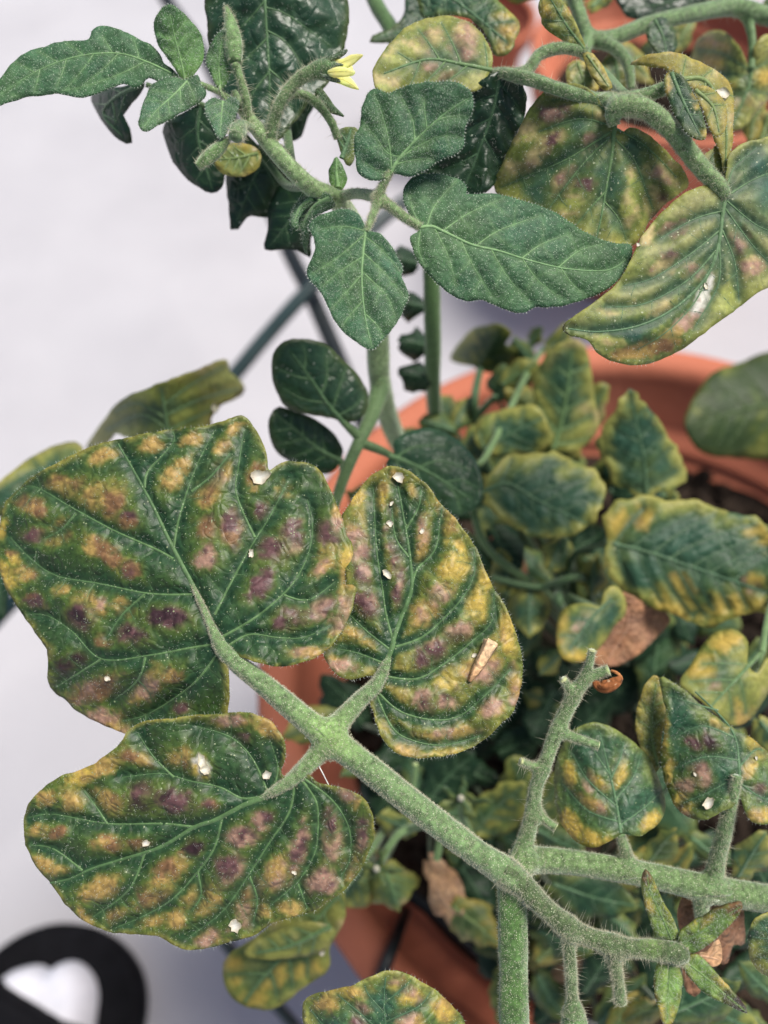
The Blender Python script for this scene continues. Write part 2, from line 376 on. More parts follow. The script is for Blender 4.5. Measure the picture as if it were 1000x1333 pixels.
def leaf(name, parent, out, mid, veins=None, db=.165, dt=None, tilt=0, cup=0, arch=0, bulge=.0008, bs=13, step=5, pal='spot', patches=(), mat='leaf',
         wave=.0005, seed=1, hair=0, label=None, vw=(8, 4), nv=4, tert=False, tb=.2, hl=(.0003, .0008), serr=.8, thick=.00028, veinmesh=True, ehair=0, roll=0, dfun=None, spots=(), band=0):
    dt = db if dt is None else dt
    O = catmull(out, step, True)
    idx = np.arange(len(O)); tan = np.roll(O, -1, 0) - np.roll(O, 1, 0); nrm = np.stack([tan[:, 1], -tan[:, 0]], 1); nrm /= np.linalg.norm(nrm, axis=1, keepdims=True) + 1e-9
    O = O + nrm * ((fnoise(idx * step * .09, idx * 0. + seed, seed) - .5) * 2 * serr * 2)[:, None]
    mid_s = catmull(mid, 5)
    if veins is None: veins = auto_veins(O, mid, nv, seed)
    vl = [catmull(v, 5) for v in veins]
    if dt is None: dt = db
    B = np.array(mid[0], float); T = np.array(mid[-1], float); L = np.linalg.norm(T - B); a = (T - B) / L; nn = np.array([-a[1], a[0]])
    tv = []
    if tert:
        rs = np.random.RandomState(seed)
        for v in vl:
            k = 6
            while k < len(v) - 4:
                tg = v[min(k + 1, len(v) - 1)] - v[k - 1]; tg /= np.linalg.norm(tg) + 1e-9
                for sd in (1, -1):
                    if rs.rand() < .7:
                        an = sd * math.radians(rs.uniform(55, 80)); p = v[k].copy(); pts = [p.copy()]
                        for s in range(rs.randint(4, 8)):
                            p = p + 5 * np.array([tg[0] * math.cos(an) - tg[1] * math.sin(an), tg[0] * math.sin(an) + tg[1] * math.cos(an)])
                            an += rs.uniform(-.25, .25)
                            pts.append(p.copy())
                        q = np.array(pts)
                        if inside(q[:, 0], q[:, 1], O).all(): tv.append(q)
                k += rs.randint(5, 9)
    lines = [mid_s] + vl
    wv = fnoise
    def depth(x, y, de=None, dv=None, d3=None):
        rx, ry = x - B[0], y - B[1]
        u = (rx * a[0] + ry * a[1]) / L; v = (rx * nn[0] + ry * nn[1]) / (L / 2)
        d = db + (dt - db) * u + tilt * v + cup * v * v + arch * (u * u) + roll * u * v
        if dfun is not None: d = d + dfun(x, y, u, v)
        d = d + wave * 2 * (fnoise(x * .02 + seed * 3, y * .02, seed) - .5)
        if dv is None: dv = seg_dist(x, y, lines)
        d = d - bulge * (.55 * (1 - np.exp(-dv / (bs * .7))) + .45 * (1 - np.exp(-(dv / bs) ** 2)))
        if tert and tv:
            if d3 is None: d3 = seg_dist(x, y, tv)
            d = d + bulge * tb * np.exp(-(d3 / 5) ** 2)
        return d
    # triangulate
    x0, y0 = O.min(0); x1, y1 = O.max(0)
    gx, gy = np.meshgrid(np.arange(x0, x1, step), np.arange(y0, y1, step * .87)); gx = gx + (np.arange(gx.shape[0]) % 2)[:, None] * step / 2
    rs = np.random.RandomState(seed + 9)
    gx = gx.ravel() + rs.uniform(-.18, .18, gx.size) * step; gy = gy.ravel() + rs.uniform(-.18, .18, gy.size) * step
    OC = np.concatenate([O, O[:1]])
    ok = inside(gx, gy, O); gx, gy = gx[ok], gy[ok]
    vp = np.concatenate([l[::max(1, int(step / 5))] for l in lines]) if veinmesh else np.zeros((0, 2))
    if len(vp):
        ok = inside(vp[:, 0], vp[:, 1], O); vp = vp[ok]
        ok = seg_dist(gx, gy, lines) > step * .5; gx, gy = gx[ok], gy[ok]
        gx = np.concatenate([gx, vp[:, 0]]); gy = np.concatenate([gy, vp[:, 1]])
    de = seg_dist(gx, gy, [OC]); ok = de > step * .55; gx, gy = gx[ok], gy[ok]
    pts = np.concatenate([O, np.stack([gx, gy], 1)])
    n0 = len(O)
    r = delaunay_2d_cdt([Vector(p) for p in pts.tolist()], [], [list(range(n0))], 1, 1e-4)
    vs = np.array([(v.x, v.y) for v in r[0]]); fs = np.array([f for f in r[2] if len(f) == 3])
    cen = vs[fs].mean(1)
    X, Y = vs[:, 0], vs[:, 1]
    DE = seg_dist(X, Y, [OC]); DV = seg_dist(X, Y, lines); D3 = seg_dist(X, Y, tv) if tv else np.full(len(X), 1e3)
    D = depth(X, Y, None, DV, D3 if tv else None)
    V = PA(X, Y, D)
    # face orientation to the camera
    fn = np.cross(V[fs[:, 1]] - V[fs[:, 0]], V[fs[:, 2]] - V[fs[:, 0]]); toc = np.array([0, 0, CAM_H]) - V[fs[:, 0]]
    fl = (fn * toc).sum(1) < 0; fs[fl] = fs[fl][:, ::-1]
    # colour of the tissue
    pl = PAL[pal]; rx, ry = X - B[0], Y - B[1]; U = (rx * a[0] + ry * a[1]) / L
    sc_ = .018 * 200 / max(60, L)
    n1 = fnoise(X * sc_, Y * sc_, seed + 3); n2 = fnoise(X * .045, Y * .045, seed + 7); n3 = fnoise(X * .13, Y * .13, seed + 11)
    g = np.array(pl['g'])[None] * (.72 + .56 * n2)[:, None] * np.stack([.85 + .3 * n1, .92 + .16 * n3, .8 + .4 * (1 - n1)], 1)
    if pl.get('core'):
        k = np.exp(-np.clip(U, 0, 2) / .4)[:, None]; g = g * (1 - k * .7) + np.array((.22, .42, .09)) * k * .7
    gv = np.exp(-(DV / (4 + .018 * L)) ** 2); g3 = np.exp(-(D3 / 3.0) ** 2)
    c = g
    if band:
        b_ = np.clip(sstep(5, 15, DV) * (.35 + 1.1 * (fnoise(X * .03 + 8, Y * .03, seed + 81) - .1)) * band, 0, 1)[:, None]
        c = c * (1 - np.clip(b_ * 1.5, 0, 1)) + C_YG * .7 * np.clip(b_ * 1.5, 0, 1)
        bb = np.clip(b_ * 1.6 - .45, 0, 1); c = c * (1 - bb) + (C_TAN * n2[:, None] + C_YEL * (1 - n2)[:, None]) * bb
    if pl['chl'] > 0:
        f_ = np.clip(sstep(.62 - .5 * min(1, pl['chl'] * .6), .72, n1 * .75 + n3 * .25 + .08 * (1 - gv)) * pl['chl'] * (1 - .75 * gv), 0, 1)
        if pl.get('lt'): f_ = np.clip(sstep(.40, .78, n1 * .65 + .5 * np.exp(-DE / (.16 * L)) + .06 * n3) * pl['chl'] * (1 - .8 * gv), 0, 1)
        yt = C_YEL * n2[:, None] * 1.1 + C_TAN * 1.1 * (1 - n2)[:, None]; YG = np.array((.28, .35, .12)) if pl.get('lt') else C_YG
        if pl.get('lt'): yt = np.array((.50, .44, .15)) * n2[:, None] * 1.1 + np.array((.46, .35, .17)) * 1.1 * (1 - n2)[:, None]
        h_ = np.clip(f_ * 1.8, 0, 1)[:, None]
        c = c * (1 - h_) + YG * h_
        hh = np.clip(f_ * 1.25 - .2, 0, 1)[:, None]; c = c * (1 - hh) + yt * hh
        if pl['pur'] > 0:
            pp = (sstep(.52, .68, fnoise(X * .03 + 9, Y * .03, seed + 21)) * pl['pur'] * f_)[:, None]
            c = c * (1 - pp) + (C_PINK * .7) * pp
    if pl.get('dv'):
        k = (np.exp(-(DV / (4 + .022 * L)) ** 2) * (.45 + .6 * n2) * .9)[:, None]; c = c * (1 - k) + np.array((.018, .055, .03)) * k
    if pl['edge'] > 0:
        e = np.exp(-(DE / (pl['ew'] * (.25 + 1.9 * n1 * n2 * 2))) ** 2) * pl['edge'] * sstep(.3, .55, n2 + .1) * (1 - .6 * gv)
        e = e[:, None]; c = c * (1 - np.clip(e * 1.5, 0, 1)) + C_YG * np.clip(e * 1.5, 0, 1)
        ec = C_YEL * n3[:, None] + C_TAN * (1 - n3)[:, None]
        if pl.get('dv'): ec = ec * .4 + np.array((.38, .40, .12)) * .6
        c = c * (1 - e * .8) + ec * e * .8
    if len(patches):
        wx = 15 * (fnoise(X * .03, Y * .03, seed + 41) - .5) + 9 * (fnoise(X * .09, Y * .09, seed + 43) - .5)
        wy = 15 * (fnoise(X * .03, Y * .03, seed + 51) - .5) + 9 * (fnoise(X * .09, Y * .09, seed + 53) - .5)
        if pal == 'spot':
            bgc = (sstep(.48, .72, fnoise(X * .022 + 4, Y * .022, seed + 61)) * sstep(6, 18, DV) * .5)[:, None]
            c = c * (1 - bgc) + np.array((.055, .105, .022)) * bgc
            vcn = (np.exp(-(DV / 12) ** 2) * .35)[:, None]; c = c * (1 - vcn) + np.array((.012, .045, .022)) * vcn
    n4 = fnoise(X * .3, Y * .3, seed + 71)
    for (px, py, prx, pry, ang, kd) in patches:
        ca, sa = math.cos(math.radians(ang)), math.sin(math.radians(ang))
        bare = kd.isupper(); kd = kd.lower(); wk = .3 if bare else 1
        qx = (X + wk * wx - px) * ca + (Y + wk * wy - py) * sa; qy = -(X + wk * wx - px) * sa + (Y + wk * wy - py) * ca
        rr = np.sqrt((qx / (prx * 1.25)) ** 2 + (qy / (pry * 1.25)) ** 2) + .5 * (n3 - .5) + .5 * (n2 - .5) + .35 * (n4 - .5)
        guard = np.ones(len(X)) if bare else (1 - .95 * np.exp(-(DV / (9.5 if pal == 'spot' else 6.5)) ** 2)) * (1 - .35 * g3)
        n5 = hash2(np.round(X * .23), np.round(Y * .23), seed) * .16 - .08
        halo = (sstep(1.9, .85, rr) * .78 * guard)[:, None]; core = (sstep(1.2, .95 if bare else .55, rr + n5) * guard)[:, None]
        c = c * (1 - halo) + (C_YG * .66) * halo
        if len(kd) > 1:
            mixn = sstep(.38, .6, fnoise(X * .06 + 3, Y * .06, seed + 31))[:, None]
            pc = PK[kd[0]] * (1 - mixn) + PK[kd[1]] * mixn
        else: pc = np.broadcast_to(PK[kd], c.shape)
        pc = pc * (.7 + .35 * n3 + .3 * n4)[:, None]
        c = c * (1 - core) + pc * core
    if not pl.get('noveinc'):
        k = (np.exp(-(DV / 3.2) ** 2) * .35 + (.28 * g3 if tv else 0))[:, None]; c = c * (1 - k) + np.array(pl['vc']) * .8 * k
    base3 = PA(B[0], B[1], depth(np.array([B[0]]), np.array([B[1]])))[0]
    o = mesh_obj(name, V, fs, M[mat], parent, loc=base3, col=np.clip(c, .003, .95))
    so = o.modifiers.new('blade_thickness', 'SOLIDIFY'); so.thickness = thick; so.offset = -1
    if label: o['label'] = label
    # veins as raised cords
    if veinmesh:
        VV, FF, CC = [], [], []; off = 0
        jobs = [(mid_s, vw[0], .3)] + [(v, vw[1], .3) for v in vl] + [(v, vw[1] * .42, .5) for v in tv]
        for ln, wpx, tp in jobs:
            x, y = ln[:, 0], ln[:, 1]; dd = depth(x, y); s = np.linspace(0, 1, len(x)); R = wpx / 2 * (1 - (1 - tp) * s ** .8) * dd / F
            C = PA(x, y, dd + R * (.25 if wpx > vw[1] * .5 else .5))
            sides = 7 if wpx > 3 else 4
            v_, f_, _n = ring_tube(C, R, sides, cap=False)
            VV.append(v_); FF += [tuple(i + off for i in q) for q in f_]; off += len(v_)
            vc = np.array(pl['vc']) * (1 - .0 * s)[:, None]
            # veins thin into the blade colour towards their ends
            gcol = np.array(pl['g']); vc = vc * (1 - .55 * s[:, None]) + gcol * 1.25 * .55 * s[:, None]
            if wpx <= vw[1] * .5: vc = vc * .6 + gcol * .9 * .4
            CC.append(np.repeat(vc, sides, 0))
        vo = mesh_obj('vein', np.concatenate(VV), FF, M['vein'], o, loc=base3, col=np.concatenate(CC)); vo['kind'] = 'stuff'
    if hair or ehair:
        me = o.data; vn = np.empty(len(me.vertices) * 3); me.vertex_normals.foreach_get('vector', vn); vn = vn.reshape(-1, 3)
        rs = np.random.RandomState(seed + 77)
        q = rs.randint(0, len(fs), hair); bw = rs.dirichlet((1, 1, 1), hair)
        pos = (V[fs[q]] * bw[:, :, None]).sum(1); nr = vn[fs[q, 0]] + .55 * rs.normal(size=(hair, 3)) * 1.0
        ln = rs.uniform(hl[0], hl[1], hair)
        if ehair:
            e = rs.randint(0, n0, ehair); be = []
            # outward direction in space
            Ov = PA(O[e, 0], O[e, 1], depth(O[e, 0], O[e, 1])); O2 = O[e] - nrm[e] * 6
            I2 = PA(O2[:, 0], O2[:, 1], depth(O2[:, 0], O2[:, 1])); od = Ov - I2; od /= np.linalg.norm(od, axis=1, keepdims=True) + 1e-9
            cenv = V.mean(0); flip = ((Ov - cenv) * od).sum(1) 
            sgn = np.sign(flip.sum()) or 1; od = od * sgn
            pos = np.concatenate([pos, Ov]); nr = np.concatenate([nr, od + .5 * rs.normal(size=(ehair, 3))]); ln = np.concatenate([ln, rs.uniform(hl[0], hl[1] * 1.2, ehair)])
        hairs('leaf_hair', o, pos, nr, ln, .000022, M['hair'], seed)
    for (sx, sy, sr, ssd) in spots:
        rs = np.random.RandomState(ssd); k = 14; an = np.arange(k) * 2 * math.pi / k
        rr = sr * (1 + .24 * rs.uniform(-1, 1, k) + .14 * np.cos(2 * an + rs.rand() * 6)); ex = rs.uniform(.6, .95); th = rs.uniform(0, 3.1)
        qx = rr * np.cos(an); qy = rr * ex * np.sin(an); x = sx + qx * math.cos(th) - qy * math.sin(th); y = sy + qx * math.sin(th) + qy * math.cos(th)
        x = np.append(x, sx); y = np.append(y, sy); dd = np.full(len(x), depth(x, y).min() - .00008); dd[-1] -= .00022
        v_ = PA(x, y, dd); lo = PA(x, y, depth(x, y) + .0002); Fq = [(i, (i + 1) % k, k) for i in range(k)] + [(i, (i + 1) % k, k + 1 + (i + 1) % k, k + 1 + i) for i in range(k)]
        cf = np.tile(np.array((.62, .54, .40)), (2 * k + 2, 1)); cf[k] = (.95, .93, .88); cf[:k] += rs.uniform(0, .3, (k, 1))
        mesh_obj('white_fleck', np.concatenate([v_, lo]), Fq, M['petal'], o, loc=v_[-1], col=np.clip(cf, 0, .95))
    o['_d'] = 0; del o['_d']
    leaf.depth = depth
    return o
def qleaf(name, parent, base, tip, wr, db, dt=None, pal='margin', seed=1, step=9, lob=.12, **k):
    k.setdefault('bulge', .0012); k.setdefault('bs', 9); k.setdefault('vw', (7, 3)); k.setdefault('mat', 'far'); k.setdefault('wave', .002); k.setdefault('cup', .006); k.setdefault('serr', 3.2)
    rs = np.random.RandomState(seed); b = np.array(base, float); t = np.array(tip, float); m = (b + t) / 2 + np.array([-(t - b)[1], (t - b)[0]]) * rs.uniform(-.06, .06)
    return leaf(name, parent, auto_outline(base, tip, wr, seed, lob), [base, tuple(m), (t * .94 + b * .06)], None, db, dt, pal=pal, seed=seed, step=step, **k)

# ================================================================== SETTING
RIM_Z, RIM_R, PC = .36, .2085, (.1435, .1354)
fv = [(-12, -4, 0), (12, -4, 0), (12, 30, 0), (-12, 30, 0)]
fl = mesh_obj('floor', fv, [(0, 1, 2, 3)], M['floor'], None, loc=(0, 0, 0)); fl['kind'] = 'structure'

def lathe(prof, n=96):
    an = np.arange(n) * 2 * math.pi / n; V = []; Fc = []
    for (r, z) in prof: V += [(r * math.cos(a), r * math.sin(a), z) for a in an]
    for i in range(len(prof) - 1):
        for k in range(n): Fc.append((i * n + k, i * n + (k + 1) % n, (i + 1) * n + (k + 1) % n, (i + 1) * n + k))
    return np.array(V), Fc
def pot(loc, R, Hh, label, group=None, soil=.06):
    t = thing('terracotta_pot', label, 'plant pot', loc, group)
    s = R / .21
    wall = [(R * .62, .002), (R * .64, .0), (R * .66, .012), (R * .86, Hh - .062 * s), (R * .86, Hh - .058 * s)]
    inn = [(R * .80, Hh - .058 * s), (R * .60, .02), (0.001, .02), (0.001, .004), (R * .62, .002)]
    V, Fc = lathe(wall + inn); mesh_obj('pot_body', V + np.array(loc), Fc, M['terra'], t, loc=loc)
    rim = [(R * .865, Hh - .066 * s), (R * .93, Hh - .064 * s), (R * .95, Hh - .058 * s), (R * .985, Hh - .008 * s), (R * .99, Hh - .003 * s), (R * .975, Hh), (R * .93, Hh), (R * .905, Hh - .003 * s), (R * .895, Hh - .01 * s), (R * .875, Hh - .045 * s), (R * .84, Hh - .049 * s), (R * .80, Hh - .052 * s), (R * .80, Hh - .06 * s), (R * .865, Hh - .066 * s)]
    V, Fc = lathe(rim); mesh_obj('pot_rim', V + np.array(loc), Fc, M['terra'], t, loc=loc)
    return t
def soil_bed(loc, R, z, n, seed):
    rs = np.random.RandomState(seed); V = []; Fc = []; k = 40; rings = 14
    V.append((0, 0, 0))
    for i in range(1, rings + 1):
        for j in range(k):
            r = R * i / rings; a = 2 * math.pi * j / k; V.append((r * math.cos(a), r * math.sin(a), rs.uniform(-.004, .004)))
    for j in range(k): Fc.append((0, 1 + j, 1 + (j + 1) % k))
    for i in range(rings - 1):
        for j in range(k): a = 1 + i * k; Fc.append((a + j, a + k + j, a + k + (j + 1) % k, a + (j + 1) % k))
    V = np.array(V) + np.array(loc) + np.array([0, 0, z]); VV = [V]; off = len(V)
    ico = np.array([(0, 0, 1), (.9, 0, .1), (0, .9, .05), (-.9, 0, 0), (0, -.9, .1), (0, 0, -1)])
    fi = [(0, 1, 2), (0, 2, 3), (0, 3, 4), (0, 4, 1), (5, 2, 1), (5, 3, 2), (5, 4, 3), (5, 1, 4)]
    for _ in range(n):
        r = R * .98 * math.sqrt(rs.rand()); a = rs.rand() * 6.283; s = rs.uniform(.002, .0075)
        p = np.array([r * math.cos(a), r * math.sin(a), z + s * .3]) + np.array(loc)
        v = ico * s * rs.uniform(.6, 1.3, (6, 3)); VV.append(v + p); Fc += [tuple(i + off for i in f) for f in fi]; off += 6
    o = mesh_obj('potting_soil', np.concatenate(VV), Fc, M['clod'], None, loc=(loc[0], loc[1], loc[2] + z), smooth=False, kind='stuff')
    return o
pot((PC[0], PC[1], 0), RIM_R, RIM_Z, 'wide terracotta pot in front that holds the tomato plants and dark soil', 'terracotta pots on the pale floor')
soil_bed((PC[0], PC[1], 0), RIM_R * .80, RIM_Z - .066, 1500, 3)
b1 = PZ(870, 95, .24); pot((b1[0], b1[1], 0), .15, .26, 'terracotta pot behind at the top right corner, seen between yellowing leaves', 'terracotta pots on the pale floor')
soil_bed((b1[0], b1[1], 0), .12, .205, 300, 4)
b2 = PZ(612, 48, .14); pot((b2[0], b2[1], 0), .085, .17, 'small terracotta pot behind the purple tinged leaf at top centre', 'terracotta pots on the pale floor')
soil_bed((b2[0], b2[1], 0), .068, .125, 120, 5)

# ---- wire cage round the pot
cage = thing('plant_cage', 'dark green coated wire plant cage standing around the terracotta pot', 'plant cage', PZ(300, 1000, 0))
def rod(pts, r, mat, name):
    p = np.asarray(pts, float); C = PA(p[:, 0], p[:, 1], p[:, 2]); C = catmull(C, .01)
    V, Fc, _ = ring_tube(C, np.full(len(C), r), 10); mesh_obj(name, V, Fc, M[mat], cage, loc=C[0])
rod([(690, 175, .62), (540, 254, .575), (470, 310, .56), (400, 379, .55), (345, 440, .545), (300, 494, .54), (190, 620, .53), (60, 740, .525), (-25, 830, .52), (-120, 960, .50), (-200, 1150, .49)], .0052, 'wire', 'cage_hoop')
rod([(200, -30, .74), (222, 8, .73), (262, 66, .70), (320, 190, .64), (372, 318, .60), (402, 378, .575), (436, 456, .55), (470, 540, .52), (500, 640, .49), (520, 700, .47)], .0062, 'wire2', 'cage_rod')
rod([(240, 1150, .50), (300, 1236, .485), (372, 1322, .47), (440, 1400, .46), (560, 1500, .45)], .0036, 'wire', 'cage_hoop')
rod([(560, 1120, .46), (532, 1178, .40), (514, 1226, .330), (492, 1286, .322), (470, 1345, .325), (450, 1420, .36)], .0026, 'wire2', 'cage_rod')
rod([(440, 1080, .40), (500, 1140, .385), (560, 1185, .375), (620, 1240, .365), (690, 1295, .36), (800, 1345, .355), (930, 1365, .36)], .0030, 'wire2', 'cage_hoop')

# ---- the foot at the lower left
foot = thing('person', 'foot in white sock and black slide sandal standing on the pale floor', 'person', PZ(60, 1330, 0))
def dome(name, out, z0, h, fall, mat, step=7, zf=None, seed=1):
    O = catmull(out, step, True); x0, y0 = O.min(0); x1, y1 = O.max(0)
    gx, gy = np.meshgrid(np.arange(x0, x1, step), np.arange(y0, y1, step)); gx, gy = gx.ravel() + .01, gy.ravel() + .013
    OC = np.concatenate([O, O[:1]]); ok = inside(gx, gy, O); gx, gy = gx[ok], gy[ok]; ok = seg_dist(gx, gy, [OC]) > step * .5
    pts = np.concatenate([O, np.stack([gx[ok], gy[ok]], 1)]); n0 = len(O)
    r = delaunay_2d_cdt([Vector(p) for p in pts.tolist()], [], [list(range(n0))], 1, 1e-4)
    vs = np.array([(v.x, v.y) for v in r[0]]); fs = np.array([f for f in r[2] if len(f) == 3]); de = seg_dist(vs[:, 0], vs[:, 1], [OC])
    V = PZ(vs[:, 0], vs[:, 1], z0); V[:, 2] += h * np.sqrt(np.clip(1 - np.clip(1 - de / fall, 0, 1) ** 2, 0, 1)) + (zf(vs[:, 0], vs[:, 1]) if zf else 0)
    a = V[fs[:, 1]] - V[fs[:, 0]]; b = V[fs[:, 2]] - V[fs[:, 0]]; fl_ = np.cross(a, b)[:, 2] < 0; fs[fl_] = fs[fl_][:, ::-1]
    base = V[:n0].copy(); base[:, 2] = z0 - .012 if z0 > .02 else .0
    n = len(V); Fc = [tuple(f) for f in fs] + [(i, (i + 1) % n0, n + (i + 1) % n0, n + i) for i in range(n0)] + [tuple(range(n, n + n0))]
    return mesh_obj(name, np.concatenate([V, base]), Fc, M[mat], foot, loc=V[n0])
dome('sandal_sole', [(-70, 1320), (-45, 1275), (-5, 1238), (30, 1215), (72, 1202), (115, 1205), (152, 1224), (178, 1256), (188, 1294), (184, 1340), (168, 1400), (140, 1480), (95, 1580), (20, 1600), (-50, 1560), (-85, 1440)], .022, .006, 10, 'rubber')
dome('sock', [(-30, 1330), (-6, 1290), (16, 1266), (42, 1256), (58, 1256), (70, 1262), (80, 1254), (96, 1250), (112, 1256), (126, 1274), (130, 1300), (124, 1345), (112, 1410), (80, 1520), (20, 1530), (-30, 1440)], .026, .034, 30, 'sock')
dome('sandal_strap', [(-50, 1262), (-14, 1268), (16, 1284), (50, 1304), (82, 1324), (124, 1350), (172, 1380), (160, 1440), (96, 1490), (0, 1470), (-80, 1400)], .056, .020, 22, 'rubber')

# ================================================================== PLANTS
SOIL = RIM_Z - .062
def soil_pt(x, y):
    return (x, y, float(depth_at(np.array(x, float), np.array(y, float), SOIL)))
def plant(label, x, y): return thing('tomato_plant', label, 'tomato plant', PZ(x, y, SOIL), 'tomato plants in the front pot')
pYoung = plant('tomato plant with fuzzy young green leaves and a yellow flower at the upper left', 545, 640)
pCurl = plant('tomato plant with arching stems and curled yellowing leaves at the upper right', 572, 610)
pSpot = plant('tomato plant with large bronze and purple spotted leaves in front', 740, 1240)
pBush = plant('low bushy tomato plant with yellow edged leaves filling the right of the pot', 800, 900)
pSide = plant('tomato plant whose mottled olive leaves hang over the left rim', 560, 980)
ST = (.145, .235, .095); ST2 = (.19, .295, .12); STD = (.07, .125, .045)

# ---------------- main young stem
J = .165
begin_blend()
tube('stem', pYoung, [(305, 120, .172, 10), (318, 145, .171, 17), (345, 180, .171, 22), (375, 215, .172, 24), (405, 243, .175, 25), (440, 262, .182, 27), (468, 310, .200, 29), (486, 380, .215, 31), (492, 440, .225, 32), (495, 495, .235, 31), (508, 550, .26, 28), (530, 600, .32, 24)] + [soil_pt(545, 640) + (22,)], ST2, 'stem', col2=(.32, .44, .2), hair=6000, longhair=260, seed=3)
tube('petiole', pYoung, [(495, 505, .234, 28), (484, 540, .228, 22), (470, 570, .223, 19), (452, 610, .221, 17), (438, 650, .224, 15), (428, 690, .23, 12)], ST, 'far_stem', hair=900, seed=4)
# petiole to the three young leaflets
tube('petiole', pYoung, [(438, 258, .182, 15), (462, 252, .174, 14), (488, 256, .166, 15), (505, 266, .165, 14), (525, 282, .165, 13), (548, 296, .165, 11)], ST2, 'stem', hair=2500, seed=5)
tube('petiolule', pYoung, [(490, 262, .165, 13), (498, 242, .164, 12), (509, 222, .163, 9)], ST2, 'stem', hair=900, seed=6)
tube('petiolule', pYoung, [(494, 258, .165, 12), (486, 278, .164, 11), (477, 302, .163, 8)], ST2, 'stem', hair=900, seed=7)
end_blend(.0012)
yk = dict(pal='young', mat='young', hair=4200, ehair=1500, hl=(.0002, .00045), bulge=.0009, bs=12, vw=(5.5, 3), tert=True, tb=.05, step=4.5)
leaf('leaf', pYoung, [(509, 226), (500, 233), (482, 234), (467, 225), (462, 203), (461, 182), (468, 164), (472, 140), (479, 121), (491, 116), (505, 122), (521, 114), (549, 108), (577, 106), (601, 109), (615, 125), (614, 147), (605, 168), (603, 189), (591, 201), (570, 210), (549, 224), (531, 230), (517, 226)],
     [(509, 226), (518, 209), (542, 182), (577, 150), (610, 128)], [[(510, 222), (507, 189), (498, 150), (488, 124)], [(521, 204), (505, 200), (490, 180), (474, 160)], [(540, 184), (538, 160), (530, 140), (520, 122)], [(556, 168), (553, 145), (552, 125)], [(522, 205), (545, 190), (575, 177), (600, 178)], [(516, 214), (540, 208), (562, 206)], [(570, 156), (585, 152), (606, 150)], [(508, 224), (492, 222), (472, 210)]],
     db=.163, dt=.159, tilt=.001, cup=.0015, seed=11, **yk)
leaf('leaf', pYoung, [(478, 299), (496, 304), (510, 322), (524, 347), (524, 361), (532, 382), (527, 399), (513, 424), (496, 445), (485, 454), (471, 450), (450, 434), (433, 413), (419, 382), (405, 366), (400, 352), (408, 329), (410, 312), (402, 296), (412, 283), (440, 272), (461, 275), (472, 287)],
     [(476, 298), (471, 357), (475, 410), (484, 450)], [[(474, 306), (440, 335), (407, 356)], [(471, 358), (447, 385), (432, 402)], [(472, 335), (445, 352), (420, 372)], [(475, 308), (497, 325), (520, 352)], [(475, 357), (503, 385), (514, 410)], [(474, 330), (500, 355), (526, 385)], [(477, 410), (492, 425), (498, 438)], [(474, 390), (452, 415), (447, 425)], [(475, 301), (450, 295), (415, 298)]],
     db=.163, dt=.160, tilt=0, cup=.0012, seed=12, **yk)
leaf('leaf', pYoung, [(545, 300), (536, 282), (526, 261), (526, 245), (538, 231), (552, 226), (577, 227), (600, 234), (608, 244), (607, 253), (618, 253), (650, 253), (688, 263), (720, 275), (741, 289), (772, 307), (800, 316), (823, 321), (815, 350), (800, 369), (780, 382), (737, 396), (712, 400), (697, 400), (685, 406), (672, 407), (650, 400), (629, 391), (608, 392), (580, 378), (559, 357), (545, 340), (537, 322), (536, 308)],
     [(545, 297), (562, 295), (580, 303), (615, 319), (650, 327), (685, 338), (737, 350), (790, 352), (815, 338)], [[(556, 294), (566, 268), (594, 235)], [(576, 301), (610, 278), (655, 258)], [(620, 320), (650, 300), (705, 280)], [(680, 336), (705, 318), (740, 305)], [(727, 348), (755, 326), (785, 318)], [(547, 301), (545, 325), (555, 350)], [(566, 298), (583, 333), (594, 372)], [(600, 313), (615, 345), (640, 385)], [(640, 326), (660, 360), (690, 394)], [(680, 337), (700, 365), (730, 388)], [(730, 349), (745, 370), (762, 384)], [(550, 296), (538, 275), (533, 250)]],
     db=.165, dt=.171, tilt=-.001, cup=.004, seed=13, **yk)
yk2 = dict(yk); yk2.update(hair=1600, ehair=700, vw=(4, 2), tert=False)
leaf('leaf', pYoung, [(229, 101), (222, 107), (210, 106), (194, 101), (186, 108), (175, 114), (161, 108), (140, 115), (119, 124), (98, 126), (84, 122), (56, 124), (21, 129), (-10, 137), (-6, 112), (4, 98), (21, 77), (49, 63), (84, 54), (116, 51), (119, 41), (131, 33), (150, 37), (178, 49), (203, 63), (213, 82), (227, 93)],
     [(224, 96), (189, 80), (154, 70), (105, 73), (52, 91), (-4, 126)], None, db=.166, dt=.163, cup=.004, seed=14, nv=6, label='long fuzzy leaf pointing left', **yk2)
leaf('leaf', pYoung, [(241, 106), (224, 84), (206, 59), (200, 35), (206, 16), (219, 7), (234, 12), (252, 31), (264, 52), (265, 77), (255, 94)], [(241, 104), (236, 80), (228, 50), (221, 18)], None, db=.166, dt=.162, cup=.003, seed=15, nv=4, **{**yk2, 'pal': 'yngst'})
leaf('leaf', pYoung, [(241, 104), (257, 98), (262, 110), (269, 121), (259, 135), (231, 150), (206, 163), (189, 170), (181, 161), (184, 140), (191, 121), (200, 108), (224, 100)], [(244, 106), (225, 125), (203, 145), (187, 166)], None, db=.165, dt=.161, cup=.003, seed=16, nv=4, **yk2)
leaf('leaf', pYoung, [(287, 116), (276, 98), (268, 77), (275, 56), (290, 38), (301, 50), (304, 80), (298, 101)], [(287, 114), (285, 85), (289, 48)], None, db=.167, dt=.164, cup=.002, seed=17, nv=3, **{**yk2, 'pal': 'yngst'})
